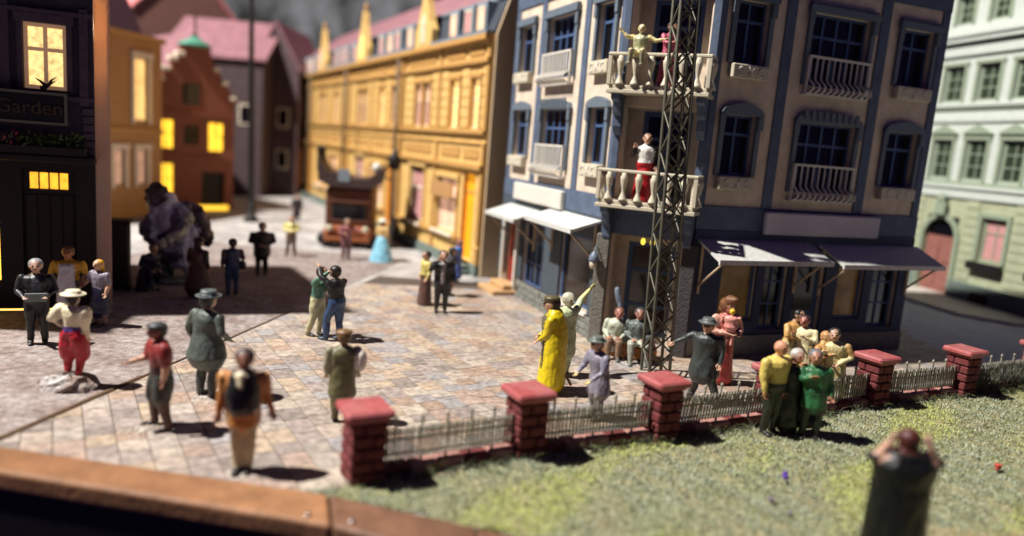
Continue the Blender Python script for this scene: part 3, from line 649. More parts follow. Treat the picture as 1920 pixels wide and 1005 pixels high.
# flower boxes
def leafclump(mb, c, r, n, size, cols, seed):
    rn = random.Random(seed)
    for _ in range(n):
        d = Vector((rn.gauss(0, 1), rn.gauss(0, 1), rn.gauss(0, 1))).normalized() * rn.random() ** .4
        p = Vector(c) + Vector((d.x * r[0], d.y * r[1], d.z * r[2])); a = Vector((rn.gauss(0, 1), rn.gauss(0, 1), rn.gauss(0, 1))).normalized(); b_ = a.orthogonal().normalized(); s_ = size * rn.uniform(.6, 1.3)
        mb.add([p - a * s_, p + b_ * s_ * .5, p + a * s_, p - b_ * s_ * .5], [(0, 1, 2, 3)], rn.choice(cols))
m_flora = mat("flora", (1, 1, 1, 1), .6, .2, 8, 0, attr="tint")
fx = thing("flower_trough", "dim trough of red and green plants under the tavern name board", "planter", dh.matrix_basis @ Vector((-.2, -.22, 3.955)), R(22))
build("trough", MB().bbox(-1.6, 2.2, -.14, .14, 0, .22, .02), m_dark, fx)
fm = MB()
for k in range(11): leafclump(fm, (-1.5 + k * .35, -.05, .38), (.24, .18, .2), 70, .06, [S(48, 66, 30), S(70, 88, 40), S(120, 30, 54), S(150, 40, 70), S(90, 70, 110)] if k < 7 else [S(48, 66, 30), S(70, 88, 40), S(86, 96, 40)], k)
build("foliage", fm, m_flora, fx)
sg = thing("name_board", "dark framed board with the lettering Garden on the tavern", "sign", dh.matrix_basis @ Vector((0, -.25, 4.69)), R(22))
build("board", MB().bbox(-2.2, 1.56, -.04, .2, .05, .72, .02), m_black, sg)
build("frame", MB().box(-2.25, 1.61, -.07, -.041, 0, .06).box(-2.25, 1.61, -.07, -.041, .71, .77).box(1.55, 1.61, -.07, -.041, .06, .71).box(-2.25, -2.19, -.07, -.041, .06, .71), mat("grey_green_frame", S(112, 108, 98), .5, .1, 5, .05), sg)
cu = bpy.data.curves.new("lettering", 'FONT'); cu.body = "Garden"; cu.size = .46; cu.extrude = .012; cu.align_x = 'LEFT'
to = bpy.data.objects.new("tmp", cu); scene.collection.objects.link(to)
me = bpy.data.meshes.new_from_object(to.evaluated_get(bpy.context.evaluated_depsgraph_get())); bpy.data.objects.remove(to)
lt = link("lettering", me, mat("letter_brass", S(78, 62, 42), .5, .1, 5, 0), sg, (.12, -.055, .24)); lt.rotation_euler = (R(90), 0, 0)
pl = thing("sill_plant", "small dark leafy plant on the lit tavern window sill", "plant", dh.matrix_basis @ Vector((1.15, -.16, 5.5)), R(22))
pm_ = MB()
for a, l_ in ((-50, .3), (-20, .2), (35, .36), (58, .26), (10, .16)):
    pm_.tube([(0, 0, .05), (math.sin(R(a)) * l_ * .5, 0, .05 + l_ * .55), (math.sin(R(a)) * l_, -.02, .06 + l_ * .75)], [.02, .03, .008], 5)
build("leaves", pm_, m_black, pl); build("pot", MB().lathe([(.05, -.02), (.08, .1), (.06, .1)], -.06, 0, 0, 10), m_black, pl)
# unseen house added outside the frame to cast the pavement shadow
nb = thing("added_shade_house", "unseen plain dark house added left of the tavern to shade the pavement", "house", (-18.5, 15.2, 0), R(8))
build("wall", MB().box(-4, 4.6, 0, 2.6, 0, 8.3), m_dw, nb); build("roof", MB().box(-4.2, 4.75, -.2, 2.8, 8.31, 8.6), m_slate, nb)
build("door", MB().box(0, 1, -.03, -.002, 0, 2.2), m_dk, nb)

# ------------------------------------------------------------------ ochre house and red stepped gable
oh = thing("ochre_house", "dim ochre house between the tavern and the red gabled house", "house", (-20.0, 32.9, 0), R(81))
F = Face(oh); OW = 6.6
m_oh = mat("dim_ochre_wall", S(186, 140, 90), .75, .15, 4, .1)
ow = [(4.4, 5.5, 4.75, 7.9), (2.9, 3.7, 1.6, 3.4), (4.6, 5.4, 1.6, 3.4), (1.2, 2.2, 4.75, 7.9)]
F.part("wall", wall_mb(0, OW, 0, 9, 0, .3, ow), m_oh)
pieces(F, "string_course", [(0, OW, -.25, -.003, 8.75, 9.0), (0, OW, -.12, -.003, 4.2, 4.42), (0, OW, -.1, -.003, 0, .5)], m_ochre2, 0)
for k, q in enumerate(ow):
    w_ = window(F, *q, m_wframe, m_lit if k == 0 else m_lit2, 2, (.6,), .1, .1, curtain=m_curt if k == 0 else None)
    build("surround", MB().box(q[0] - .2, q[0] - .002, -.09, -.003, q[2] - .1, q[3]).box(q[1] + .002, q[1] + .2, -.09, -.003, q[2] - .1, q[3]).box(q[0] - .25, q[1] + .25, -.14, -.003, q[3] + .002, q[3] + .25), m_wframe, w_)
F.part("roof", MB().prismx([(-.3, 9.0), (1.5, 12.5), (6, 12.5), (6, 9)], 0, 4.7), mat("plum_roof", S(86, 58, 68), .7, .2, 3, .15))
F.part("house_body", MB().box(0, OW, .302, 6, 0, 9), m_oh)
rh = thing("stepped_gable_house", "dark red stepped gable house with glowing yellow windows and green cap", "house", (-19.7, 40.2, 0), R(44))
F = Face(rh); RW = 4.3
m_rh = mat("dark_red_wall", S(146, 90, 68), .8, .2, 4, .2)
rw = [(.0 + .12, 1.0, 3.4, 5.0), (2.85, 3.75, 3.35, 5.0), (.12, 1.0, .95, 2.65), (1.5, 2.3, 3.7, 4.75), (1.45, 2.35, 5.85, 7.0)]
rd = (2.5, 3.8, .3, 2.2)
F.part("wall", wall_mb(-.15, RW, 0, 5.4, 0, .3, rw[:4] + [rd]), m_rh)
steps = [(-.15, 5.4), (RW, 5.4), (RW, 6.3), (RW - .3, 6.9), (RW - .75, 7.3), (RW - .95, 7.9), (RW - 1.3, 8.4), (RW - 1.4, 9.0), (1.35, 9.0), (1.25, 8.4), (.9, 8.2), (.85, 7.8), (.5, 7.6), (.45, 7.2), (.15, 7.0), (.1, 6.5), (-.15, 6.3)]
gm = MB().poly(steps, .0, .35)
gb = F.part("gable", gm, m_rh)
build("upper_window", MB().box(1.45, 2.35, -.03, -.002, 5.85, 7.0), m_glass, gb)
cp = []
for (x, z) in ((-.2, 6.3), (.1, 7.0), (.42, 7.55), (.8, 8.12), (1.15, 8.4)): cp.append((x - .1, x + .38, -.12, .42, z, z + .26))
for (x, z) in ((RW, 6.3), (RW - .5, 7.1), (RW - .95, 7.8)): cp.append((x - .28, x + .1, -.12, .42, z, z + .22))
for q in cp: build("step_coping", MB().bbox(*q, .05), m_wframe, gb)
cap_ = F.part("green_cap", MB().lathe([(.95, 0), (.85, .15), (.5, .35), (.25, .45), (.2, .55)], 2.15, .2, 9.0, 12, 1, .5), mat("verdigris", S(86, 150, 126), .6, .2, 5, .15))
build("spike", MB().tube([(2.15, .2, 9.9), (2.15, .2, 10.7)], .06, 6), m_black, cap_)
pieces(F, "string_course", [(-.2, RW + .05, -.12, -.003, 5.3, 5.5), (-.2, RW + .05, -.1, -.003, 2.95, 3.1)], m_rh, 0)
for k, q in enumerate(rw[:4]):
    window(F, *q, m_rh if k < 3 else m_dk, m_lity if k < 3 else m_glass, 2, (.5,), .05, .08, mull=.04)
d_ = F.part("arched_gate", MB().box(rd[0] + .01, rd[1] - .01, .2, .25, .3, 2.19), m_dk)
build("light_gap", MB().box(rd[0] - .3, rd[1] + .2, -.1, -.02, .04, .3), mat("lit_gate_gap", S(255, 180, 30), .5, .2, 2, 0, emit=(1, .6, .05, 1), es=1.6), d_)
F.part("house_body", MB().box(-.15, RW, .302, 9, 0, 6.3), m_rh)
F.part("roof", MB().poly([(-.4, 6.1), (RW + .3, 6.1), (RW / 2 + .05, 9.9)], .36, 9), m_pink)

# houses further back
def far_house(label, loc, rot, w_, d, h, rz, wm, rm, wins, group="far houses", ov=.3):
    t_ = thing("far_house", label, "house", loc, R(rot), group); Ff = Face(t_)
    Ff.part("wall", MB().box(0, w_, 0, d, 0, h).prismx([(0.003, h), (d / 2, rz - .06), (d - .003, h)], .003, w_ - .003), wm)
    r_ = MB()
    for a, b in (((-ov, h - .15), (d / 2, rz)), ((d / 2, rz), (d + ov, h - .15))):
        r_.prismx([a, b, (b[0], b[1] + .2), (a[0], a[1] + .2)], -ov, w_ + ov)
    Ff.part("roof", r_, rm)
    for x, z, side in wins:
        if side == 0: wd = Ff.part("window", MB().box(x, x + .9, -.05, -.003, z, z + 1.4), m_wframe); build("pane", MB().box(x + .1, x + .8, -.07, -.051, z + .1, z + 1.3), m_glass, wd)
        else: wd = Ff.part("window", MB().box(w_ + .003, w_ + .05, x, x + .9, z, z + 1.4), m_wframe); build("pane", MB().box(w_ + .051, w_ + .07, x + .1, x + .8, z + .1, z + 1.3), m_glass, wd)
m_fb = mat("far_brown_wall", S(72, 58, 60), .8, .2, 2, .1); m_fw = mat("far_pale_wall", S(176, 180, 176), .8, .1, 2, .05)
far_house("far house with broad pink roof left of the tall post", (-24.8, 52, 0), 4, 6.6, 9, 9.5, 12.3, m_fb, m_pink, [(1, 5, 0), (3, 5, 0), (5, 5, 0)])
far_house("far dark gabled house with pale roof edge right of the tall post", (-19.9, 63, 0), -90, 8, 3.4, 9.2, 12.3, mat("far_dark_wall", S(84, 66, 70), .8, .3, 1.2, .1), m_pink, [(.5, 5, 1), (1.9, 5, 1), (.5, 2, 1), (1.9, 2, 1)], ov=.12)
far_house("far brown house closing the street behind the tall post", (-27, 70, 0), 0, 16, 8, 8, 11, m_fb, mat("far_grey_roof", S(110, 104, 100), .8, .3, 1, .1), [(9, 4.5, 0), (11.5, 4.5, 0), (14, 4.5, 0), (9, 1.5, 0), (14, 1.5, 0)])
far_house("far pale house with brown gable above the ochre house", (-37.5, 66, 0), -38, 7, 9, 13.6, 18.4, mat("far_umber_wall", S(120, 84, 76), .8, .15, 2, .05), mat("far_salmon_roof", S(232, 140, 140), .7, .1, 2, .1), [(1, 9, 0), (3, 9, 0), (5, 9, 0)])
# dark wooded rise and backdrop behind the town
hm = MB(); nx, ny = 60, 10; rn = random.Random(5); v = []; f = []
for j in range(ny):
    for i in range(nx):
        x = -85 + 100 * i / (nx - 1); y = 78 + j * 1.2 - x * .42
        hgt = 5 + (10.5 + 2.5 * math.sin(x * .31) + 2 * math.sin(x * .5 + 1)) * min(1, j / 5) + rn.uniform(-1, 1)
        v.append((x, y, hgt if j else 0))
for j in range(ny - 1):
    for i in range(nx - 1): f.append((j * nx + i, j * nx + i + 1, (j + 1) * nx + i + 1, (j + 1) * nx + i))
hm.add(v, f, None, True); struct("wooded_hill", hm, mat("dark_wood_hill", S(26, 28, 27), .9, .5, .5, .5, col2=S(60, 62, 60)))
bd = struct("backdrop", MB().prismz([(-95, 125), (20, 76), (20.4, 77), (-94.6, 126)], -3, 80), mat("backdrop_clouds", S(30, 31, 33), .9, .4, .5, 0, col2=S(104, 106, 110)))

# ------------------------------------------------------------------ tall post
tp = thing("tall_post", "tall thin dark iron post standing in the far street", "post", (-14.0, 39.0, 0))
build("shaft", MB().tube([(0, 0, 0), (-.15, 0, 8), (-.25, 0, 14)], [.17, .14, .1], 10), m_black, tp); build("base", MB().lathe([(.4, 0), (.4, .15), (.22, .3), (.2, .9), (.16, 1)], 0, 0, 0, 12), m_black, tp)
build("collar", MB().lathe([(.16, 0), (.21, .05), (.21, .2), (.15, .26)], -.22, 0, 11.4, 10), m_coping, tp)

# ------------------------------------------------------------------ lattice mast
ma = thing("lattice_mast", "slender grey-green iron lattice mast in front of the corner house", "mast", (3.58, 16.95, .012), R(12))
HM = 9.6
def leg(sx, sy, z):
    k = z / HM; h_ = .25 - .05 * k; return Vector((sx * h_ - .30 * k, sy * h_, z))
for sx, sy in ((-1, -1), (1, -1), (1, 1), (-1, 1)):
    build("leg", MB().tube([leg(sx, sy, 0), leg(sx, sy, HM / 2), leg(sx, sy, HM)], .042, 6), m_mast, ma)
cs = [(-1, -1), (1, -1), (1, 1), (-1, 1)]; dz = .46; k = 0; z = .12
while z + dz < HM:
    for i in range(4):
        a, b = cs[i], cs[(i + 1) % 4]
        if (k + i) % 2: a, b = b, a
        build("brace", MB().tube([leg(*a, z), leg(*b, z + dz)], .024, 5), m_mast, ma)
        if i == 0: build("brace", MB().tube([leg(*b, z), leg(*a, z + dz)], .022, 5), m_mast, ma)
    z += dz; k += 1
rg = MB(); rg.tube([(-.28, -.3, .12), (-.45, -.42, .05)], .02, 6)
rg.tube([(-.52 + .085 * math.cos(a), -.46 + .03 * math.cos(a), .06 + .06 * math.sin(a)) for a in [2 * math.pi * i / 12 for i in range(13)]], .02, 6)
build("eye_ring", rg, mat("brass_ring", S(130, 110, 60), .4, .2, 6, .1, metal=.5), ma)

# ------------------------------------------------------------------ fence: brick pillars and iron panels
pill = [(-1.98, 10.36), (.44, 11.74), (2.92, 12.95), (5.42, 14.3), (8.22, 15.95), (10.95, 17.25), (13.7, 18.6)]
pd = ["brick pillar with red cap at the near end of the fence, by the wooden border", "brick pillar with red cap, second from the near end of the fence", "brick pillar with pale pink cap right of the lattice mast foot", "brick pillar hidden behind the yellow sweater man", "brick pillar right of the embracing couple in cream", "brick pillar second from the right end of the fence", "brick pillar at the right edge of the photo"]
FA = math.atan2(1.5, 2.78)
bl = MB().bbox(-.168, .168, -.09, .09, 0, .168, .022); brick_me = fixn(bl.mesh("brick")); brick_me.materials.append(m_brick)
rn = random.Random(11)
for (x, y), lab in zip(pill, pd):
    t_ = thing("brick_pillar", lab, "pillar", (x, y, 0), FA, "fence pillars")
    build("core", MB().box(-.225, .225, -.225, .225, 0, 1.0), m_mortar, t_)
    for c_ in range(5):
        s_ = .1 + .0 if c_ % 2 == 0 else -.1
        for q in range(4):
            a = math.pi / 2 * q; px_, py_ = (s_, -.18)
            o = link("brick", brick_me, None, t_, (px_ * math.cos(a) - py_ * math.sin(a) + rn.uniform(-.008, .008), px_ * math.sin(a) + py_ * math.cos(a) + rn.uniform(-.008, .008), .03 + c_ * .192), a + rn.uniform(-.02, .02))
    build("cap", MB().bbox(-.29, .29, -.29, .29, .99, 1.04, .015).bbox(-.36, .36, -.36, .36, 1.04, 1.17, .035), m_cap, t_)
pk = fixn(MB().box(-.017, .017, -.012, .012, .0, .5).mesh("picket")); pk.materials.append(m_iron)
pk2 = fixn(MB().box(-.018, .018, -.014, .014, -.12, .6).lathe([(.012, .6), (.03, .63), (.03, .66), (.012, .69)], 0, 0, 0, 6).mesh("post")); pk2.materials.append(m_iron)
fl = ["nearest iron fence panel beside the wooden border end", "iron fence panel in front of the lilac coat man", "iron fence panel right of the mast foot behind the yellow sweater man", "iron fence panel in front of the embracing couple", "iron fence panel between the two right-hand pillars", "iron fence panel overgrown with wiry grass at the right edge"]
for i in range(6):
    a, b = Vector(pill[i]), Vector(pill[i + 1]); d = (b - a); L_ = d.length - .52; ang = math.atan2(d.y, d.x); a2 = a + d.normalized() * .26
    t_ = thing("fence_panel", fl[i], "fence", (a2.x, a2.y, 0), ang, "iron fence panels")
    nc = 5
    for k in range(nc): build("coping_stone", MB().bbox(k * L_ / nc + .008, (k + 1) * L_ / nc - .008, -.14 - rn.uniform(0, .02), .14, .0, .2 + rn.uniform(-.01, .01), .02), m_coping if k % 3 else m_brick, t_)
    for z in (.32, .55, .66): build("rail", MB().box(0, L_, -.014, .014, z, z + .03), m_iron, t_)
    nk = 33
    for k in range(nk):
        x = (k + .5) * L_ / nk
        o = link("post" if k % 6 == 3 else "picket", pk2 if k % 6 == 3 else pk, None, t_, (x, -.028, .26), 0)
        o.rotation_euler = (rn.uniform(-.03, .03), rn.uniform(-.02, .02) + (.12 if i == 2 else 0), 0)

# ------------------------------------------------------------------ orange van with a dark boat on its roof
vn = thing("van", "orange vintage van facing the square in front of the yellow row", "van", (-7.35, 32.3, 0), R(8))
m_or = mat("van_orange", S(150, 84, 46), .4, .2, 3, .08); m_vb = mat("van_brown", S(92, 52, 34), .5, .25, 3, .1)
build("body", MB().bbox(-1.04, 1.04, .9, 4.6, .35, 2.66, .1).bbox(-1.02, 1.02, .35, 1.1, .95, 2.64, .1), m_vb, vn)
build("hood", MB().bbox(-.8, .8, .05, .9, .5, 1.0, .12), m_or, vn)
ws = build("windscreen", MB().bbox(-.72, .78, .3, .36, 1.25, 1.95, .02), m_glass, vn)
build("screen_frame", MB().bbox(-.85, .9, .27, .34, 1.96, 2.1, .02).bbox(-.85, .9, .27, .34, 1.1, 1.24, .02), m_vb, ws)
build("bumper", MB().bbox(-.98, .98, -.2, -.06, .32, .52, .04), m_or, vn)
for x in (-.78, .78):
    build("headlight", MB().ell((x, -.02, .88), (.15, .1, .15)), m_ivory, vn)
    build("fender", MB().ell((x * 1.12, .35, .62), (.22, .5, .3)), m_or, vn)
    for y in (.35, 3.7):
        wh = build("wheel", MB().tube([(x * 1.15 - .1, y, .36), (x * 1.15 + .1, y, .36)], .34, 16), m_black, vn)
        build("rim", MB().tube([(x * 1.15 - .12, y, .36), (x * 1.15 + .12, y, .36)], .16, 12), m_zinc, wh)
bt = thing("boat", "dark curved wooden boat carried on the van roof", "boat", (-7.35, 33.0, 2.67), R(8))
hull = []
for k in range(13):
    x = -1.55 + 3.0 * k / 12; zt = .62 + (1.0 if k == 0 else .75 * max(0, (2 - k) / 2) ** 1.2 if k < 2 else 0) - .22 * math.sin(math.pi * (k - 2) / 10) * (1 if k > 5 else .3) + (.15 * max(0, k - 9)) ** 1
    hull.append((x, zt))
pts = hull + [(1.3, .3), (.8, .0), (-.9, .0), (-1.45, .25)]
build("hull", MB().poly(pts, -.5, 1.6), mat("boat_dark", S(70, 54, 52), .6, .25, 4, .1), bt)
build("prow", MB().bbox(-1.62, -1.3, .2, .8, .6, 1.7, .05), m_dark, bt)
build("seat", MB().bbox(-.6, -.1, -.52, -.505, .25, .8, .005), m_zinc, bt)
sl = thing("street_lamp", "small lantern on a pale post right of the van", "street lamp", (-5.75, 34.2, 0))
build("pole", MB().tube([(0, 0, 0), (0, 0, 3.6)], [.09, .05], 8), m_zinc, sl); build("lantern", MB().lathe([(.08, 0), (.26, .1), (.3, .55), (.12, .8), (.03, 1.05)], 0, 0, 3.5, 8), m_black, sl)
build("arm", MB().tube([(0, 0, 3.0), (-.4, 0, 3.15), (-.75, 0, 3.4)], .05, 6), m_zinc, sl); build("globe", MB().ell((-.8, 0, 3.55), (.22, .22, .24)), m_white, sl)
from mathutils import noise
from mathutils.bvhtree import BVHTree
# ------------------------------------------------------------------ painted figures
SK = S(214, 168, 138); SKD = S(150, 100, 80); BLK = S(30, 30, 32); HB = S(52, 36, 30); CRM = S(224, 208, 170)
class DMB(MB):           # densely ringed tubes, so that paint borders stay crisp
    def tube(s, pts, radii, n=8, col=None, lat=None, cap=True):
        P = [Vector(q) for q in pts]
        rr = [(r if isinstance(r, (list, tuple)) else (r, r)) for r in (radii if isinstance(radii, list) else [radii] * len(P))]
        P2, r2 = [P[0]], [rr[0]]
        for k in range(len(P) - 1):
            m_ = max(1, int((P[k + 1] - P[k]).length / .03))
            for j in range(1, m_ + 1): f_ = j / m_; P2.append(P[k].lerp(P[k + 1], f_)); r2.append(tuple(rr[k][i] + (rr[k + 1][i] - rr[k][i]) * f_ for i in (0, 1)))
        return MB.tube(s, P2, r2, max(n, 18), col, lat, cap)
    def ell(s, c, r, n=12, col=None, rot=0, k=8): return MB.ell(s, c, r, 26 if max(r) > .05 else 12, col, rot, 16 if max(r) > .05 else 8)
def person(label, pos, rot, h=1.78, z=0., top=BLK, sleeve=None, fore=None, hand=None, pants=BLK, shin=None, shoe=S(38, 32, 30), skin=SK, hair=HB, hairstyle="short",
           lean=(0, 0), head=(0, -.02), eL=None, hL=None, eR=None, hR=None, kL=None, fL=None, kR=None, fR=None, skirt=None, coat=None, front=None, bulk=1., belt=None, sit=0., apron=None, hat=None, items=(), legs=True, puff=0., group=None, headz=0.):
    sleeve = sleeve or top; fore = fore or sleeve; hand = hand or skin; shin = shin or pants
    b = DMB(); dz = -sit
    def up(p):
        p = Vector(p)
        if p.z > .95: p = p + Vector((lean[0] * (p.z - .95), lean[1] * (p.z - .95), 0))
        return p + Vector((0, 0, dz))
    B = bulk * 1.2
    rings = [((0, .01, .86), (.13 * B, .105 * B), pants), ((0, .01, .93), (.165 * B, .125 * B), pants), ((0, .0, 1.0), (.16 * B, .12 * B), belt or pants), ((0, 0, 1.06), (.15 * B, .112 * B), belt or top),
             ((0, 0, 1.12), (.148 * B, .11 * B), top), ((0, 0, 1.22), (.16 * B, .118 * B), top), ((0, 0, 1.32), (.178 * B, .125 * B), top), ((0, .01, 1.40), (.175 * B, .112 * B), top), ((0, .015, 1.45), (.13 * B, .09 * B), top), ((0, .01, 1.49), (.07, .065), top)]
    o = len(b.v); MB.tube(b, [up(p) for p, _, _ in rings], [r_ for _, r_, _ in rings], 20, top, lat=(1, 0, 0))
    for k, (p, r_, c_) in enumerate([(None, None, pants)] * 2 + rings + [(None, None, top)] * 2):
        for i in range(20): b.c[o + k * 20 + i] = c_
    if front is not None:       # open jacket or vest: the strip seen in front
        b.tube([up((0, -.075 * B, 1.06)), up((0, -.085 * B, 1.25)), up((0, -.06 * B, 1.42))], [(.05, .06), (.065, .06), (.05, .05)], 12, front, lat=(1, 0, 0))
    hx, hy = head; hc = up((hx, hy, 1.645)) + Vector((0, 0, headz)); nk = up((0, .012, 1.47))
    b.tube([nk, (nk + hc) / 2, hc], [.06, .052, .055], 12, skin)
    b.ell(hc + Vector((0, .0, .012)), (.096, .112, .125), 16, skin)
    b.ell(hc + Vector((0, -.035, -.055)), (.07, .07, .07), 14, skin)
    b.tube([hc + Vector((0, -.108, .02)), hc + Vector((0, -.132, -.015))], [.012, .018], 8, skin)
    for sx in (-1, 1):
        b.ell(hc + Vector((sx * .098, .01, -.005)), (.016, .026, .036), 8, skin)
        b.ell(hc + Vector((sx * .038, -.102, .018)), (.016, .014, .011), 8, S(40, 28, 26))
    b.ell(hc + Vector((0, -.104, -.058)), (.026, .012, .008), 8, S(150, 70, 62))
    if hairstyle in ("short", "long", "bun"):
        b.ell(hc + Vector((0, .03, .042)), (.118, .122, .122), 20, hair)
        b.ell(hc + Vector((0, .055, -.01)), (.108, .09, .105), 16, hair)
        if hairstyle == "long": b.tube([hc + Vector((0, .06, 0)), hc + Vector((0, .07, -.12)), hc + Vector((0, .06, -.24))], [(.09, .06), (.1, .05), (.07, .04)], 14, hair, lat=(1, 0, 0))
        if hairstyle == "bun": b.ell(hc + Vector((0, .12, .06)), (.055, .05, .055), 10, hair)
    elif hairstyle == "scarf":
        b.ell(hc + Vector((0, .02, .02)), (.108, .108, .125), 16, hair); b.tube([hc + Vector((0, .05, -.04)), hc + Vector((0, .06, -.2))], [(.1, .07), (.12, .05)], 14, hair, lat=(1, 0, 0))
    elif hairstyle == "hood":
        b.ell(hc + Vector((0, .05, .03)), (.14, .15, .15), 16, hair); b.tube([hc + Vector((0, -.02, .12)), hc + Vector((0, -.14, .16))], [.12, .07], 14, hair)
        b.ell(hc + Vector((0, .1, -.08)), (.13, .1, .12), 14, hair)
    # arms
    for s_, e_, h_ in ((-1, eL, hL), (1, eR, hR)):
        sh = up((s_ * .18 * B, .015, 1.405)); el = up(e_ if e_ else (s_ * .21 * B, .03, 1.14)); ha = up(h_ if h_ else (s_ * .215 * B, -.06, .90))
        b.tube([sh, (sh + el) / 2, el], [.076 + puff, .07 + puff, .058 + puff * .5], 12, sleeve)
        wr = el + (ha - el) * .86
        b.tube([el, (el + wr) / 2, wr], [.058, .05, .037], 12, fore)
        d = (ha - el).normalized(); b.tube([wr, wr + d * .085], [(.03, .022), (.04, .02)], 10, hand)
    # legs
    if legs:
        for s_, k_, f_ in ((-1, kL, fL), (1, kR, fR)):
            hp = up((s_ * .085, .01, .9)); kn = Vector(k_ if k_ else (s_ * .1, -.02, .5)); an = Vector(f_ if f_ else (s_ * .105, .03, .09))
            if sit and not k_: kn += Vector((0, 0, dz))
            b.tube([hp, (hp + kn) / 2, kn], [.112 + puff * .6, .104 + puff, .082 + puff], 14, pants)
            b.tube([kn, (kn * .6 + an * .4), an], [.078 + puff * .5, .074, .056], 12, shin)
            b.tube([an + Vector((0, .02, -.04)), an + Vector((0, -.09, -.05)), an + Vector((s_ * .01, -.17, -.06))], [(.045, .045), (.05, .036), (.045, .026)], 12, shoe)
    if skirt:
        zt, zh, rt_, rh_, cs_ = skirt; n_ = 9
        b.tube([up((0, .01, zt + (zh - zt) * k / n_)) if zt + (zh - zt) * k / n_ > .5 or not sit else Vector((0, 0, zt + (zh - zt) * k / n_)) for k in range(n_ + 1)], [(rt_ + (rh_ - rt_) * (k / n_) ** .8, (rt_ + (rh_ - rt_) * (k / n_) ** .8) * .86) for k in range(n_ + 1)], 24, cs_, lat=(1, 0, 0))
    if coat:
        zw = max(.15, min(.6, .28 / (1.34 - coat[0])))
        cw_ = lambda k, a, w_, h_: a + (w_ - a) * k / zw if k < zw else w_ + (h_ - w_) * ((k - zw) / (1 - zw)) ** .8
        zh, rh_, cs_ = coat; n_ = 10; zt = 1.34
        b.tube([up((0, .012, zt + (zh - zt) * k / n_)) for k in range(n_ + 1)], [(cw_(k / n_, .185 * B, .165 * B, rh_), cw_(k / n_, .128 * B, .122 * B, rh_ * .8)) for k in range(n_ + 1)], 24, cs_, lat=(1, 0, 0))
    if apron:
        b.tube([up((0, -.14, 1.36)), up((0, -.16, 1.1)), up((0, -.165, .8)), up((0, -.15, .52))], [(.12, .04), (.16, .045), (.18, .045), (.19, .04)], 16, apron, lat=(1, 0, 0))
    for kind, *a in items:
        if kind == "tube": b.tube([up(p) if False else Vector(p) for p in a[0]], a[1], 12, a[2], lat=(1, 0, 0))
        elif kind == "ell": b.ell(a[0], a[1], 14, a[2])
    # one continuous skin
    src = fixn(b.mesh("src")); so = bpy.data.objects.new("src", src); scene.collection.objects.link(so)
    rm = so.modifiers.new("r", 'REMESH'); rm.mode = 'VOXEL'; rm.voxel_size = .0185
    sm = so.modifiers.new("s", 'SMOOTH'); sm.factor = .5; sm.iterations = 2
    me = bpy.data.meshes.new_from_object(so.evaluated_get(bpy.context.evaluated_depsgraph_get()))
    bpy.data.objects.remove(so)
    bvh = BVHTree.FromPolygons([v_.co for v_ in me.vertices], [q.vertices for q in me.polygons])
    kd_ = kdtree.KDTree(len(b.v))
    for i, p in enumerate(b.v):
        if bvh.find_nearest(p)[3] < .0115: kd_.insert(p, i)      # only what shows on the skin
    kd_.balance()
    nv = len(me.vertices); co = np.empty(nv * 3, np.float32); me.vertices.foreach_get("co", co); co = co.reshape(-1, 3)
    cols = np.array([b.c[kd_.find(p)[1]] or (1, 1, 1, 1) for p in co.tolist()], np.float32)
    nrm = np.empty(nv * 3, np.float32); me.vertices.foreach_get("normal", nrm); nrm = nrm.reshape(-1, 3)
    sd = Vector((pos[0] * 3.7, pos[1] * 2.3, 0)); hz = hc.z - .13
    for i in range(nv):
        x, y, zq = co[i]
        if zq > hz: continue
        k_ = noise.noise(Vector((x * 9, y * 9, zq * 4.5)) + sd) * .016 + noise.noise(Vector((x * 24, y * 24, zq * 11)) + sd) * .007
        co[i] += nrm[i] * k_
    me.vertices.foreach_set("co", co.ravel())
    # fingers, joined to the same mesh
    fm_ = MB()
    for s_, e_, h_ in ((-1, eL, hL), (1, eR, hR)):
        el = up(e_ if e_ else (s_ * .21 * B, .03, 1.14)); ha = up(h_ if h_ else (s_ * .215 * B, -.06, .90)); d = (ha - el).normalized()
        wr = el + (ha - el) * .86; pa = wr + d * .075
        ref = Vector((1, 0, 0)) if abs(d.x) < .8 else Vector((0, 1, 0)); a_ = (ref - d * ref.dot(d)).normalized(); c_ = d.cross(a_)
        if c_.y > 0: c_ = -c_
        for q, l_ in enumerate((.05, .062, .066, .056)):
            p0 = pa + a_ * (.03 - q * .02); fm_.tube([p0, p0 + d * l_ * .6 + c_ * .006, p0 + d * l_ + c_ * .022], [.0105, .0095, .007], 6, hand)
        p0 = wr + d * .02 + a_ * (-s_ * .03) + c_ * .01; fm_.tube([p0, p0 + d * .03 + c_ * .02 - a_ * s_ * .018, p0 + d * .055 + c_ * .03 - a_ * s_ * .02], [.012, .011, .008], 6, hand)
    tmp = fixn(fm_.mesh("f")); bm = bmesh.new(); bm.from_mesh(me); bm.from_mesh(tmp); me2 = bpy.data.meshes.new("person"); bm.to_mesh(me2); bm.free()
    at = me2.color_attributes.get("tint") or me2.color_attributes.new("tint", 'FLOAT_COLOR', 'POINT')
    allc = np.concatenate([cols, np.array(fm_.c, np.float32)]); at.data.foreach_set("color", allc.ravel())
    me2.polygons.foreach_set("use_smooth", [True] * len(me2.polygons))
    ob = link("person", me2, m_paint, None, (pos[0], pos[1], z), R(rot), dict(label=label, category="person"))
    if group: ob["group"] = group
    s_ = h / 1.78; ob.scale = (s_ * 1.17, s_ * 1.17, s_)
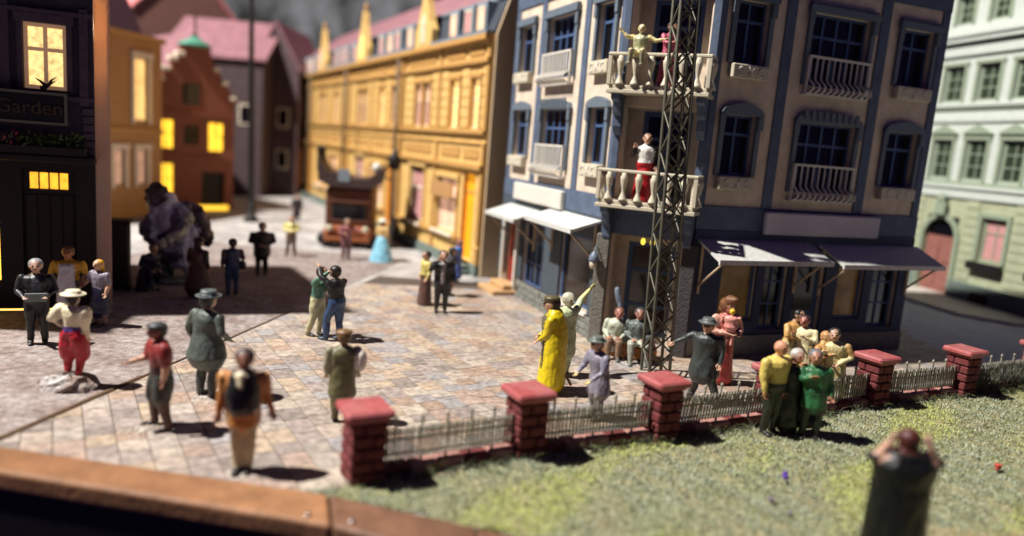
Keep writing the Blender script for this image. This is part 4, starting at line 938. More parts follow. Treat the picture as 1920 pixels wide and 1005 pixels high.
    if hat:
        kind, hcol = hat[:2]; hm_ = MB(); T = hc + Vector((0, .008, .068))
        if kind == "fedora": hm_.lathe([(.0, .0), (.165, .0), (.178, .018), (.16, .02), (.122, .012), (.112, .07), (.1, .105), (.05, .098), (.0, .09)], T.x, T.y, T.z, 20, 1, 1.05, hcol)
        elif kind == "boater": hm_.lathe([(.0, .0), (.19, .0), (.2, .012), (.19, .026), (.118, .026), (.116, .085), (.108, .095), (.0, .095)], T.x, T.y, T.z + .02, 24, 1.05, 1.05, hcol)
        elif kind == "cap":
            hm_.lathe([(.0, -.02), (.108, -.02), (.115, .03), (.122, .05), (.1, .085), (.0, .095)], T.x, T.y, T.z, 18, 1, 1.08, hcol)
            hm_.tube([(T.x, T.y - .08, T.z - .005), (T.x, T.y - .165, T.z - .025)], [(.085, .01), (.06, .008)], 14, hcol, lat=(1, 0, 0))
        elif kind == "beret": hm_.lathe([(.0, -.03), (.1, -.03), (.135, .02), (.13, .05), (.07, .075), (.0, .08)], T.x, T.y, T.z, 18, 1, 1, hcol)
        elif kind == "bonnet": hm_.ell((T.x, T.y + .02, T.z), (.13, .13, .1), 16, hcol).lathe([(.0, 0), (.17, -.01), (.175, .01), (.0, .02)], T.x, T.y, T.z - .02, 18, 1, 1, hcol)
        build("hat", hm_, m_paint, ob)
    return ob
def lump(ob, verts_mb, name, material): return build(name, verts_mb, material, ob)

# foreground and plaza
person("man in black vest over orange coat and cream trousers, nearest the wooden border", (-3.75, 10.3), 12, 1.86, .02, top=S(214, 150, 86), sleeve=S(216, 150, 84), fore=S(206, 132, 66), pants=S(196, 178, 138), shin=S(206, 190, 150), hair=S(48, 48, 52), skin=SKD, coat=(.72, .2, S(206, 136, 66)), bulk=1.05,
       items=[("tube", [(0, -.075, 1.0), (0, -.085, 1.2), (0, -.06, 1.42)], [(.2, .15), (.2, .15), (.16, .13)], BLK), ("tube", [(-.02, -.16, 1.47), (-.01, -.235, 1.33)], [.042, .018], CRM)], eL=(-.25, .0, 1.12), hL=(-.29, -.02, .83), eR=(.25, .05, 1.14), hR=(.33, .02, .86), kL=(-.07, -.01, .5), fL=(-.06, .0, .09), kR=(.07, -.01, .5), fR=(.06, .02, .09))
person("man in dark red shirt and baggy dark breeches reaching out one arm", (-5.6, 11.62), -52, 1.78, .03, top=S(134, 44, 42), sleeve=S(140, 48, 46), fore=S(206, 160, 132), pants=S(58, 60, 54), shin=S(84, 50, 38), shoe=S(58, 36, 32), hair=S(62, 64, 66), skin=SKD, belt=S(60, 30, 30), puff=.04, lean=(0, -.06), eL=(-.24, -.1, 1.16), hL=(-.2, -.36, 1.1), eR=(.27, .02, 1.16), hR=(.3, -.04, .88), kL=(-.14, -.06, .52), fL=(-.16, -.05, .09), kR=(.13, -.02, .52), fR=(.18, .06, .09), hat=("beret", S(66, 68, 70)))
person("man in long grey-green coat and brimmed hat seen from behind", (-5.5, 13.2), 158, 1.98, .03, top=S(84, 92, 86), sleeve=S(90, 98, 90), pants=S(62, 70, 66), shoe=S(70, 70, 68), hair=S(60, 62, 58), hand=S(120, 96, 40), hat=("fedora", S(86, 96, 96)), coat=(.70, .31, S(82, 90, 84)), bulk=1.02, eR=(.31, .04, 1.14), hR=(.33, -.08, .86), eL=(-.31, .06, 1.16), hL=(-.26, -.16, .98))
o = person("woman in red trousers, cream top and straw boater with hand on hip", (-8.0, 13.22), 172, 1.6, .2, top=S(236, 222, 184), sleeve=S(238, 224, 190), fore=S(238, 224, 190), hand=S(226, 200, 170), pants=S(186, 34, 48), shin=S(186, 34, 48), belt=S(78, 58, 116), hair=HB, hat=("boater", S(240, 228, 196)), puff=.052, eR=(.36, .06, 1.2), hR=(.19, -.02, 1.02), eL=(-.24, .02, 1.14), hL=(-.25, -.05, .86), kL=(-.12, -.06, .45), kR=(.12, -.02, .42))
rk = MB(); rn = random.Random(4); v = []; f = []; n_ = 18
for j in range(6):
    rr_, zz = [(.46, 0), (.45, .1), (.4, .19), (.3, .25), (.15, .28), (.02, .285)][j]
    for i in range(n_):
        a = 2 * math.pi * i / n_; k = rn.uniform(.85, 1.12); v.append((rr_ * k * math.cos(a) * 1.15, rr_ * k * math.sin(a) * .75, zz * rn.uniform(.85, 1.12)))
for j in range(5):
    for i in range(n_): f.append((j * n_ + i, j * n_ + (i + 1) % n_, (j + 1) * n_ + (i + 1) % n_, (j + 1) * n_ + i))
rk.add(v, f); rko = build("rock", rk, mat("brown_rock", S(140, 118, 106), .7, .5, 9, .8, col2=S(210, 204, 200)), None, (-8.05, 13.12, .005), label="rough brown-grey rock under the woman in red trousers", category="rock")
person("man in black suit holding a grey tray beside the tavern", (-10.2, 15.56), 30, 1.86, .015, top=S(34, 36, 40), front=S(70, 74, 80), pants=S(24, 25, 27), hair=S(140, 144, 150), hand=S(190, 160, 140), eL=(-.28, -.02, 1.14), hL=(-.17, -.26, 1.05), eR=(.28, -.02, 1.14), hR=(.16, -.26, 1.05))
build("tray", MB().bbox(-.2, .2, -.03, .02, -.06, .12, .008), mat("tray_grey", S(120, 132, 128), .5, .1, 6, .05), None, (-10.04, 15.29, 1.08), R(30), label="grey-green tray held by the man in black", category="tray")
person("man with mustard sleeves and white apron in front of the tavern door", (-10.62, 17.4), 16, 1.84, .015, top=S(200, 150, 40), sleeve=S(206, 156, 36), fore=S(190, 140, 100), pants=S(40, 34, 40), hair=S(96, 62, 40), apron=S(206, 200, 204), skin=S(180, 122, 84), eL=(-.3, .0, 1.15), hL=(-.32, -.06, .9), eR=(.3, .0, 1.15), hR=(.3, -.2, .98), bulk=1.1)
person("woman with yellow headscarf, grey blouse and navy skirt by the tavern", (-9.82, 17.3), -20, 1.62, .015, top=S(136, 126, 140), fore=SK, pants=S(28, 30, 60), hair=S(226, 170, 20), hairstyle="scarf", skirt=(1.04, .4, .16, .24, S(32, 34, 66)), eL=(-.3, -.02, 1.18), hL=(-.42, -.14, 1.0), shin=S(150, 120, 110))
person("woman in long dark wine cloak and hat standing in the shade", (-9.04, 21.0), 165, 1.72, .015, top=S(52, 30, 32), pants=S(60, 34, 32), hair=S(40, 24, 26), hairstyle="scarf", coat=(.28, .36, S(70, 36, 34)), bulk=1.05, hat=("fedora", S(40, 26, 28)))
person("man in blue overalls with dark shoulder bag in the shade", (-8.32, 21.7), 205, 1.68, .015, top=S(48, 56, 84), sleeve=S(70, 34, 44), pants=S(40, 60, 100), hair=S(46, 30, 34), eL=(-.28, -.06, 1.15), hL=(-.24, -.26, 1.12), items=[("ell", (-.26, .0, .95), (.1, .16, .15), S(44, 32, 44))])
person("stout man in black with hands joined at the waist on the bright paving", (-8.55, 24.9), 20, 1.8, .015, top=S(40, 28, 26), pants=S(24, 22, 22), hair=S(110, 100, 92), bulk=1.22, eL=(-.34, .02, 1.16), hL=(-.06, -.22, 1.06), eR=(.34, .02, 1.16), hR=(.08, -.22, 1.04), coat=(.7, .24, S(34, 26, 26)), fL=(-.1, -.1, .09))
person("man in pale yellow shirt with folded arms far down the square", (-8.9, 29.3), 5, 1.62, .0, top=S(216, 206, 130), sleeve=S(220, 210, 136), pants=S(126, 108, 92), hair=S(80, 72, 50), eL=(-.27, -.04, 1.16), hL=(.08, -.2, 1.14), eR=(.27, -.04, 1.16), hR=(-.08, -.22, 1.12), fL=(-.15, 0, .09), fR=(.15, 0, .09))
person("dark clothed person far away at the yellow row", (-12.0, 40.4), 30, 1.5, .0, top=S(40, 38, 46), pants=S(56, 40, 52), hair=BLK, coat=(.45, .24, S(50, 40, 50)))
person("man in dusty pink suit with outstretched arm in front of the van", (-6.72, 29.43), 35, 1.66, .0, top=S(150, 92, 94), pants=S(130, 86, 92), hair=S(90, 84, 70), shoe=S(90, 96, 96), eR=(.36, -.12, 1.3), hR=(.5, -.28, 1.26), eL=(-.27, -.05, 1.18), hL=(-.2, -.28, 1.2))
person("woman in light blue skirt with white bonnet beside the van", (-5.33, 29.72), 150, 1.72, .0, top=S(206, 170, 110), pants=S(130, 190, 214), skirt=(1.08, .02, .15, .46, S(136, 196, 220)), hair=S(150, 104, 44), hairstyle="long", hat=("bonnet", S(240, 238, 224)), legs=False)
person("dancing man in green jacket and pale trousers, arms raised", (-4.72, 17.86), 70, 1.74, .03, top=S(84, 128, 108), pants=S(190, 186, 146), hair=HB, eL=(-.26, -.14, 1.56), hL=(-.16, -.3, 1.78), eR=(.26, -.1, 1.2), hR=(.16, -.32, 1.12), lean=(0, -.12), fL=(-.1, .16, .09), kL=(-.11, .02, .5))
person("dancing man in black leather jacket and blue jeans, arms raised", (-4.18, 17.55), 240, 1.84, .03, top=S(34, 34, 36), pants=S(48, 74, 112), hair=S(40, 34, 32), shoe=S(60, 78, 90), eR=(.26, -.14, 1.56), hR=(.14, -.3, 1.74), eL=(-.26, -.1, 1.2), hL=(-.14, -.3, 1.12), lean=(0, -.1), fR=(.12, -.14, .09), kR=(.12, -.14, .5))
person("man in black suit with grey tie raising a hand to his face", (-2.02, 21.45), 8, 1.84, .03, top=S(26, 26, 28), front=S(150, 140, 140), pants=S(40, 38, 36), hair=S(44, 46, 46), eL=(-.3, -.08, 1.24), hL=(-.1, -.18, 1.58), eR=(.27, .03, 1.14), hR=(.27, -.02, .9), coat=(.84, .2, S(28, 28, 30)), items=[("tube", [(0, -.1, .9), (0, -.135, 1.15), (0, -.11, 1.42)], [(.035, .06), (.045, .05), (.03, .04)], S(150, 140, 140))])
person("woman in yellow blouse and long brown skirt left of the suited man", (-2.62, 22.3), -60, 1.66, .03, top=S(206, 190, 110), pants=S(86, 60, 52), skirt=(1.06, .06, .14, .24, S(92, 66, 58)), hair=S(60, 48, 40), hairstyle="bun", hR=(.3, -.1, .92), legs=False)
person("person in bright blue dress by the lit doorway", (-2.0, 26.3), 70, 1.6, .0, top=S(92, 124, 196), pants=S(84, 116, 190), skirt=(1.06, .35, .15, .26, S(88, 120, 196)), hair=S(150, 100, 80), lean=(.0, -.1))
person("dark haired person half hidden behind the suited man", (-1.98, 23.9), 100, 1.6, .03, top=S(60, 60, 66), pants=S(50, 50, 56), hair=S(40, 38, 38))
yc = person("man in long yellow cloak and olive cap seen from the side", (.9, 15.05), -98, 2.02, .03, top=S(96, 92, 70), sleeve=S(214, 188, 20), fore=S(214, 188, 20), pants=S(50, 46, 42), hair=S(60, 40, 28), hat=("cap", S(92, 84, 56)), eR=(.2, -.02, 1.14), hR=(.12, -.16, .98), eL=(-.2, -.02, 1.14), hL=(-.1, -.18, 1.0),
       items=[("tube", [(.0, .06, 1.46), (.0, .08, 1.2), (.0, .09, .9), (.0, .09, .5), (.0, .08, .18)], [(.2, .14), (.25, .19), (.26, .2), (.28, .22), (.3, .23)], S(222, 196, 16))])
build("walking_stick", MB().tube([(-.1, 0, .62), (.22, .0, 0.1)], .03, 8), mat("stick_brown", S(120, 84, 40), .5, .2, 6, .1), None, (1.2, 14.95, .14), label="brown stick poking out behind the yellow cloak", category="stick")
person("pale green figure with one arm stretched up behind the yellow cloak", (1.32, 16.2), 35, 1.9, .03, top=S(196, 208, 160), pants=S(186, 198, 152), skin=S(198, 190, 160), hair=S(190, 190, 168), coat=(.5, .24, S(190, 202, 154)), eR=(.34, .06, 1.62), hR=(.56, .06, 1.86), shoe=S(150, 150, 130), hand=S(214, 206, 130), fore=S(206, 208, 140))
person("stooping man in lilac-grey coat and bowler hat behind the fence", (1.82, 13.6), -58, 1.62, .03, top=S(128, 124, 140), pants=S(140, 136, 134), hair=S(110, 100, 94), hat=("fedora", S(100, 106, 100)), lean=(0, -.16), coat=(.6, .24, S(134, 130, 142)), eL=(-.26, -.12, 1.14), hL=(-.2, -.34, .98), eR=(.26, -.12, 1.12), hR=(.2, -.36, .94), hand=S(220, 196, 140))
person("man in olive coat and brown beret with white shoulder bag", (-2.82, 12.5), 196, 1.66, .03, top=S(112, 108, 74), sleeve=S(150, 146, 120), pants=S(104, 96, 62), hair=S(120, 90, 56), hat=("beret", S(132, 100, 64)), coat=(.55, .23, S(108, 104, 70)), items=[("ell", (-.27, .06, 1.22), (.1, .14, .22), S(222, 212, 198))])
person("man in dark grey coat and hat striding with one arm out by the mast", (4.2, 15.1), -28, 1.82, .03, top=S(58, 64, 62), pants=S(52, 54, 52), hair=S(60, 56, 52), hat=("fedora", S(92, 98, 96)), lean=(0, -.1), coat=(.6, .28, S(56, 62, 60)), eL=(-.36, -.02, 1.32), hL=(-.58, -.1, 1.16), eR=(.29, .0, 1.14), hR=(.28, -.08, .88), kR=(.18, -.08, .52), fR=(.3, -.06, .09), kL=(-.12, .06, .5), fL=(-.2, .22, .1), bulk=1.1)
person("woman in coral dress and brown bonnet carrying a child", (5.0, 16.6), 20, 1.98, .03, top=S(196, 104, 98), sleeve=S(224, 170, 150), pants=S(170, 66, 62), hair=S(116, 78, 50), hairstyle="hood", skirt=(1.06, .1, .15, .24, S(172, 66, 62)), eL=(-.28, -.04, 1.14), hL=(-.06, -.24, 1.12), eR=(.28, -.04, 1.14), hR=(.1, -.24, 1.1), legs=False)
person("small child with yellow hair held in the arms of the woman in coral", (5.02, 16.32), 160, .86, .98, top=S(220, 150, 138), pants=S(214, 140, 130), hair=S(230, 190, 50), bulk=1.4, eL=(-.34, -.04, 1.2), hL=(-.2, -.2, 1.3), eR=(.34, -.04, 1.2), hR=(.2, -.2, 1.3))
# three at the grass edge
person("bald man in yellow sweater and dark trousers at the grass edge", (5.12, 13.5), 34, 1.84, .05, top=S(220, 196, 104), pants=S(48, 52, 44), hair=S(196, 140, 110), hairstyle="none", skin=S(206, 146, 116), bulk=1.18, eL=(-.3, .0, 1.12), hL=(-.29, -.06, .84), eR=(.26, -.08, 1.2), hR=(.3, -.2, 1.34), hand=S(190, 130, 90))
person("dark dressed woman between the yellow sweater man and the green coat", (5.52, 13.62), 20, 1.66, .05, top=S(24, 26, 24), pants=S(24, 26, 24), hair=S(190, 186, 180), skin=S(196, 140, 112), coat=(.2, .24, S(24, 27, 24)), legs=True)
person("grey haired woman in glossy green coat leaning on her companions", (5.86, 13.42), -14, 1.72, .05, top=S(48, 104, 62), pants=S(28, 38, 28), hair=S(110, 112, 116), lean=(-.1, 0), skin=S(190, 134, 104), coat=(.66, .21, S(48, 106, 64)), bulk=1.0, eL=(-.2, -.1, 1.2), hL=(-.06, -.2, 1.3))
# embracing couples behind the fence
person("woman in tan blouse hugging a partner in cream, left couple behind the fence", (6.72, 17.2), 40, 1.74, .03, top=S(206, 160, 96), pants=S(206, 190, 140), hair=S(40, 36, 36), hairstyle="bun", lean=(.1, -.06), head=(.05, -.04), eR=(.24, -.16, 1.22), hR=(.2, -.34, 1.24), eL=(-.28, -.06, 1.2), hL=(-.06, -.26, 1.12), skirt=(1.05, .1, .16, .26, S(214, 200, 150)))
person("partner in cream robe hugging, left couple behind the fence", (7.02, 17.0), -40, 1.66, .03, top=S(226, 214, 168), pants=S(222, 208, 160), hair=S(60, 44, 44), skin=S(190, 120, 104), lean=(-.08, -.06), eL=(-.24, -.1, 1.22), hL=(-.14, -.3, 1.36), eR=(.28, -.06, 1.16), hR=(.08, -.26, 1.3), skirt=(1.05, .1, .17, .27, S(224, 212, 164)))
person("woman in ochre shawl hugging, right couple behind the fence", (6.85, 15.68), 40, 1.6, .03, top=S(196, 140, 84), pants=S(196, 184, 136), hair=S(190, 140, 90), lean=(.12, -.04), eL=(-.26, -.06, 1.18), hL=(-.1, -.24, 1.3), skirt=(1.05, .1, .16, .24, S(206, 196, 150)))
person("dark haired man in cream coat hugging, right couple behind the fence", (7.12, 15.55), -20, 1.72, .03, top=S(214, 202, 154), sleeve=S(196, 156, 96), fore=S(214, 202, 154), pants=S(180, 140, 80), hair=S(42, 40, 42), lean=(-.08, -.02), head=(-.03, -.04), eR=(.3, .0, 1.18), hR=(.02, -.24, 1.02), eL=(-.22, -.1, 1.2), hL=(-.2, -.26, 1.3), coat=(.3, .26, S(200, 180, 124)))
person("nearest dark figure on the grass with both hands raised to the head", (5.25, 9.08), 176, 1.86, .04, top=S(14, 17, 15), pants=S(14, 17, 15), hair=S(80, 36, 30), skin=S(206, 160, 136), coat=(.1, .33, S(14, 17, 15)), bulk=1.5, fore=S(206, 160, 136), eL=(-.30, .02, 1.40), hL=(-.19, .05, 1.66), eR=(.30, .02, 1.40), hR=(.19, .05, 1.66), hairstyle="long")
# seated pair on the doorstep
for k, (x, y, l_, w_) in enumerate(((2.62, 18.45, .8, .5), (3.35, 18.2, .9, .55))):
    build("stone_block", MB().bbox(-l_ / 2, l_ / 2, -w_ / 2, w_ / 2, 0, .36, .06), mat("orange_stone", S(190, 128, 76), .7, .35, 4, .4), None, (x, y, .02), R(-15 + 8 * k), label=("orange-brown stone block under the seated pair, left one", "orange-brown stone block under the seated pair, right one")[k], category="stone")
person("seated woman in pale green cape on the stone block at the doorway", (2.72, 18.3), -8, 1.72, .03, sit=.5, top=S(190, 196, 176), pants=S(140, 110, 90), hair=S(120, 84, 70), skin=S(190, 130, 110), shoe=S(90, 90, 90), kL=(-.12, -.4, .46), fL=(-.1, -.46, .09), kR=(.12, -.4, .46), fR=(.12, -.44, .09), coat=(.8, .3, S(186, 192, 170)), hL=(-.12, -.3, 1.05), hR=(.12, -.3, 1.05), lean=(.1, -.1))
person("seated man in grey jacket and pale trousers beside the caped woman", (3.28, 18.1), -6, 1.8, .03, sit=.5, top=S(98, 108, 102), pants=S(186, 186, 168), shin=S(150, 150, 136), hair=S(70, 70, 72), skin=S(186, 130, 110), shoe=S(120, 124, 112), kL=(-.14, -.42, .46), fL=(-.14, -.5, .09), kR=(.16, -.42, .46), fR=(.16, -.48, .09), hL=(-.1, -.32, 1.06), hR=(.1, -.32, 1.06), bulk=1.1)
build("leaning_pole", MB().tube([(0, 0, 0), (-.35, .25, 1.55)], [.05, .06], 8).tube([(-.3, .22, 1.25), (-.36, .26, 1.56)], [.07, .08], 8), mat("pole_blue_grey", S(110, 120, 134), .5, .2, 6, .1), None, (3.15, 18.75, .02), label="blue-grey pole leaning behind the seated pair", category="pole")
# balcony figures
def on_c(x, y): p = BP + Vector((math.cos(R(-23)) * x + math.sin(R(23)) * y, math.sin(R(-23)) * x + math.cos(R(23)) * y, 0)); return (p.x, p.y)
person("woman in white blouse and red skirt on the lower balcony", on_c(.95, -.34), -10, 1.7, 3.93, top=S(232, 228, 220), sleeve=S(34, 28, 30), pants=S(176, 24, 32), skirt=(1.06, .06, .14, .24, S(180, 24, 34)), hair=S(36, 26, 26), hairstyle="long", legs=False, eL=(-.3, -.02, 1.2), hL=(-.26, -.1, 1.42))
person("woman in pink dress on the upper balcony", on_c(1.25, -.3), 30, 1.55, 6.77, top=S(186, 84, 108), pants=S(176, 70, 96), skirt=(1.06, .06, .15, .26, S(184, 76, 104)), hair=S(44, 30, 30), skin=S(200, 150, 124), legs=False, eL=(-.26, -.1, 1.2), hL=(-.2, -.3, 1.2))
person("cream jointed figure sitting on the upper balcony rail with arms spread", on_c(.62, -.72), -20, 1.42, 7.36, sit=.72, top=S(170, 170, 130), sleeve=S(216, 200, 140), fore=S(224, 208, 150), hand=S(224, 208, 150), pants=S(216, 202, 150), shin=S(150, 146, 120), skin=S(226, 210, 160), hair=S(222, 204, 150), hairstyle="none", kL=(-.16, -.34, .24), fL=(-.2, -.3, -.1), kR=(.14, -.34, .24), fR=(.12, -.28, -.12), eL=(-.36, -.06, 1.4), hL=(-.5, -.1, 1.56), eR=(.4, -.02, 1.3), hR=(.62, -.06, 1.36), shoe=S(130, 126, 104))

# large hunched statue and the dark cabinet in the shade
st_o = DMB()
g1, g2, g3 = S(216, 208, 226), S(70, 56, 56), S(200, 194, 176)
st_o.tube([(.05, 0, .85), (.0, .05, 1.4), (-.12, .05, 2.0), (-.28, 0, 2.4)], [(.62, .5), (.85, .62), (.7, .55), (.4, .35)], 24, g1, lat=(1, 0, 0))
st_o.ell((-.52, -.08, 2.66), (.34, .32, .38), 18, g2)
st_o.tube([(.4, .1, 2.35), (.75, .15, 1.9), (.92, .1, 1.3)], [.22, .3, .26], 16, g2)
st_o.tube([(-.55, -.2, 2.15), (-.72, -.5, 1.6), (-.35, -.75, 1.25)], [.2, .17, .14], 14, g1)
st_o.tube([(.45, -.3, 2.0), (.2, -.6, 1.55), (-.2, -.75, 1.2)], [.2, .17, .14], 14, g3)
st_o.tube([(-.25, 0, 1.0), (-.3, 0, .5), (-.25, -.05, .1)], [.3, .24, .26], 16, S(60, 76, 64))
st_o.tube([(.42, 0, 1.0), (.5, -.05, .5), (.5, -.1, .08)], [.26, .2, .24], 16, g1)
src = fixn(st_o.mesh("src")); so = bpy.data.objects.new("src", src); scene.collection.objects.link(so)
rm = so.modifiers.new("r", 'REMESH'); rm.mode = 'VOXEL'; rm.voxel_size = .05; sm = so.modifiers.new("s", 'SMOOTH'); sm.factor = .5; sm.iterations = 3
me = bpy.data.meshes.new_from_object(so.evaluated_get(bpy.context.evaluated_depsgraph_get())); bpy.data.objects.remove(so)
for v_ in me.vertices: v_.co += v_.normal * (noise.noise(v_.co * 3.2) * .16 + noise.noise(v_.co * 8) * .05)
kd_ = kdtree.KDTree(len(st_o.v))
for i, p in enumerate(st_o.v): kd_.insert(p, i)
kd_.balance()
at = me.color_attributes.get("tint") or me.color_attributes.new("tint", 'FLOAT_COLOR', 'POINT'); at.data.foreach_set("color", [x for v_ in me.vertices for x in (st_o.c[kd_.find(v_.co)[1]] if noise.noise(v_.co * 2.2 + Vector((3, 1, 2))) > -.2 else S(96, 82, 104))])
me.polygons.foreach_set("use_smooth", [True] * len(me.polygons))
stt = thing("statue", "large pale grey hunched statue with round dark head in the shade", "statue", (-10.75, 23.2, .015), R(10))
link("figure", me, m_paint, stt); build("foot_plate", MB().lathe([(.9, 0), (.9, .06), (.85, .09)], .1, -.05, 0, 20), m_stone, stt)
cb = thing("dark_cabinet", "tall dark wooden cabinet standing left of the statue", "cabinet", (-11.55, 21.3, .015), R(18))
build("case", MB().bbox(-.32, .32, -.25, .25, .1, 1.95, .03), m_dark, cb); build("cornice", MB().bbox(-.38, .38, -.3, .3, 1.95, 2.06, .03), m_dark, cb); build("base", MB().bbox(-.36, .36, -.28, .28, 0, .1, .02), m_dark, cb)
build("door_panel", MB().bbox(-.24, .24, -.28, -.25, .3, 1.8, .015), m_dark, cb)
person("person in dark navy crouching beside the dark cabinet", (-10.75, 21.5), 60, 1.66, .015, sit=.3, top=S(34, 34, 58), pants=S(26, 28, 56), hair=S(36, 30, 36), lean=(0, -.35), kL=(-.14, -.3, .5), fL=(-.14, -.1, .09), kR=(.14, -.3, .5), fR=(.14, -.12, .09), hL=(-.1, -.4, .95), hR=(.1, -.4, .95), coat=(.3, .34, S(30, 30, 54)))
# ------------------------------------------------------------------ grass, tufts and flowers
nrng = np.random.default_rng(3)
lawn_poly = [(-2.75, 9.74), (15.5, 19.55), (16, 6), (8.6, 5.3), (3.2, 8.07), (-.2, 9.14)]
lm = MB(); v = []; f = []; nx, ny = 150, 90
def in_poly(x, y, P):
    c = False; n_ = len(P)
    for i in range(n_):
        (x1, y1), (x2, y2) = P[i], P[(i + 1) % n_]
        if (y1 > y) != (y2 > y) and x < (x2 - x1) * (y - y1) / (y2 - y1) + x1: c = not c
    return c
def bumpz(x, y): return .035 + .03 * math.sin(x * 3.1 + 1.3 * math.sin(y * 2.3)) * math.cos(y * 2.7 + math.sin(x * 1.7)) + .018 * math.sin(x * 9 + y * 7)
idx = {}
for j in range(ny):
    for i in range(nx):
        x, y = -3 + i * .13, 5.2 + j * .165
        if in_poly(x, y, lawn_poly): idx[i, j] = len(v); v.append((x, y, max(.004, bumpz(x, y))))
for (i, j) in list(idx):
    if all(k in idx for k in ((i + 1, j), (i, j + 1), (i + 1, j + 1))): f.append((idx[i, j], idx[i + 1, j], idx[i + 1, j + 1], idx[i, j + 1]))
lm.add(v, f, None, True)
struct("lawn", lm, mat("lawn_soil", S(140, 142, 100), .9, .4, 6, .6, col2=S(156, 148, 112), bscale=30))
pal_g = [np.array(S(160, 166, 134)), np.array(S(142, 150, 116)), np.array(S(180, 180, 154)), np.array(S(130, 140, 120))]
bright, brown, dull = np.array(S(190, 198, 84)), np.array(S(180, 156, 112)), np.array(S(156, 166, 146))
gv = []; gf = []; gc = []
N = 0; tgt_n = 120000
while N < tgt_n:
    x = nrng.uniform(-2.8, 15.5); y = nrng.uniform(6.4, 18.8)
    if abs(x) > y * .98 + 1 or not in_poly(x, y, lawn_poly): continue
    if nrng.random() > min(1, (11.5 / max(y, 7)) ** 1.3): continue
    a = nrng.uniform(0, 6.283); l_ = nrng.uniform(.035, .09); tilt = nrng.uniform(.35, 1.45); w_ = nrng.uniform(.007, .016)
    z0 = max(.004, bumpz(x, y)) - .01
    dx, dy, dz_ = math.cos(a) * math.sin(tilt) * l_, math.sin(a) * math.sin(tilt) * l_, math.cos(tilt) * l_
    sx, sy = -math.sin(a) * w_, math.cos(a) * w_
    o = len(gv); gv += [(x - sx, y - sy, z0), (x + sx, y + sy, z0), (x + dx * .55 + sx * .7, y + dy * .55 + sy * .7, z0 + dz_ * .65), (x + dx, y + dy, z0 + dz_)]
    gf += [(o, o + 1, o + 2), (o, o + 2, o + 3)]
    s1 = math.sin(x * 1.1 + 1.2) * math.cos(y * 1.3 - x * .4) + .5 * math.sin(x * 2.7 - y * 1.9)
    c = pal_g[nrng.integers(4)]
    if s1 > .45 + nrng.normal(0, .25): c = c * .45 + bright * .55
    elif s1 < -.6 + nrng.normal(0, .25): c = c * .5 + dull * .5
    if x > 5.6 and y < 10.2 and nrng.random() < .55: c = brown
    c = np.minimum(c * nrng.uniform(.85, 1.35), .95); c[3] = 1
    gc += [tuple(c)] * 4; N += 1
gm_ = MB(); gm_.v, gm_.f, gm_.c, gm_.smooth = gv, gf, gc, [False] * len(gf)
me = gm_.mesh("grass"); me.materials.append(mat("grass_fibre", (1, 1, 1, 1), .7, .1, 6, 0, attr="tint", spec=.2))
link("grass", me, None, None, (0, 0, 0), 0, dict(kind="stuff", label="short pale green static grass covering the lawn", category="grass"))
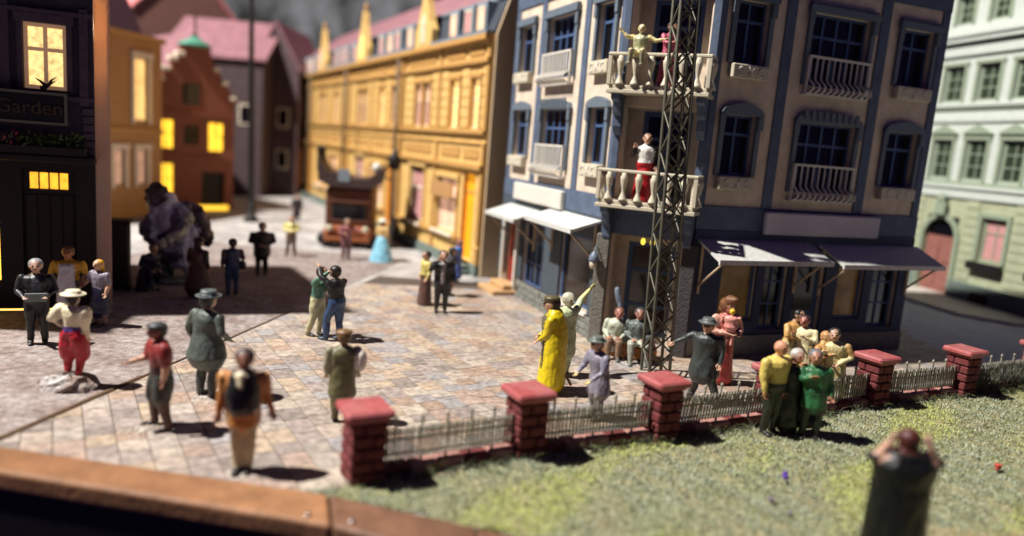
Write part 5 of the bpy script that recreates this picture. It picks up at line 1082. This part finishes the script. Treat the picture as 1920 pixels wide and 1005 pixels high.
# wiry tufts along the fence foot
tv = MB(); rn = random.Random(9)
for (ax, ay), (bx, by) in zip(pill[:-1], pill[1:]):
    for _ in range(60):
        k = rn.random(); x, y = ax + (bx - ax) * k + rn.uniform(.12, .34) * .48, ay + (by - ay) * k - rn.uniform(.16, .42) * .88
        for q in range(3):
            a = rn.uniform(0, 6.28); l_ = rn.uniform(.08, .24)
            p1 = (x + math.cos(a) * l_ * .4, y + math.sin(a) * l_ * .4, .04 + l_ * .6); p2 = (x + math.cos(a + .8) * l_ * .9, y + math.sin(a + .8) * l_ * .9, .04 + l_ * rn.uniform(.3, .9))
            tv.tube([(x, y, .02), p1, p2], [.006, .005, .003], 3, rn.choice([S(84, 92, 66), S(104, 104, 80), S(70, 76, 70), S(120, 128, 76)]), cap=False)
for _ in range(420):       # the overgrown panel at the right
    k = rn.random(); (ax, ay), (bx, by) = pill[5], pill[6]; x, y = ax + (bx - ax) * k, ay + (by - ay) * k - rn.uniform(-.1, .25)
    a = rn.uniform(0, 6.28); l_ = rn.uniform(.3, .62); tv.tube([(x, y, .1), (x + math.cos(a) * .06, y + math.sin(a) * .06, .1 + l_ * .6), (x + math.cos(a) * .16, y + math.sin(a) * .16, .1 + l_)], [.008, .006, .003], 3, rn.choice([S(96, 104, 84), S(110, 112, 96), S(88, 92, 78)]), cap=False)
build("fence_weeds", tv, m_flora, None, kind="stuff", label="wiry dry weeds along the fence foot", category="weeds")
def flower(label, x, y, col, h_=.16, r_=.05):
    t_ = thing("flower", label, "flower", (x, y, .03))
    build("stem", MB().tube([(0, 0, 0), (.01, 0, h_)], .007, 5), m_leaf, t_)
    fm_ = MB()
    for k in range(9): fm_.ell((rn.uniform(-r_, r_) * .6, rn.uniform(-r_, r_) * .6, h_ + rn.uniform(-.03, .05)), (r_ * .5, r_ * .5, r_ * .45), 8)
    build("bloom", fm_, mat("bloom_%d" % int(col[2] * 999), col, .6, .2, 20, .1), t_)
flower("bright violet flower standing in the grass", 4.68, 11.3, S(86, 52, 150), .16, .07)
flower("dull lilac flower in the grass below the violet one", 4.2, 10.55, S(124, 116, 128), .06, .045)
flower("lowest dull lilac flower in the grass", 4.35, 10.15, S(116, 110, 120), .05, .045)
flower("small red flower at the right edge of the grass", 8.95, 12.6, S(190, 74, 58), .08, .07)
# dust and glue crumbs on the paving
cm = MB()
for _ in range(260):
    x = rn.uniform(-7.3, 4); y = rn.uniform(10, 17)
    if (Vector((x, y)) - F0).dot(fn) < .2 or (Vector((x, y)) - tA).dot(tn) < .1: continue
    s_ = rn.uniform(.006, .018); cm.ell((x, y, .034), (s_, s_, s_ * .5), 5)
for cx, cy in ((-5.85, 11.45), (-5.5, 13.1), (.65, 15.2), (3.2, 17.6)):
    for _ in range(90):
        a = rn.uniform(0, 6.28); d = abs(rn.gauss(0, .22)); s_ = rn.uniform(.01, .035); cm.ell((cx + math.cos(a) * d, cy + math.sin(a) * d * .7, .034), (s_, s_, s_ * .6), 6)
build("glue_crumbs", cm, mat("crumb_grey", S(190, 180, 168), .5, .3, 12, .2), None, kind="stuff", label="pale glue and dust crumbs on the paving", category="crumbs")
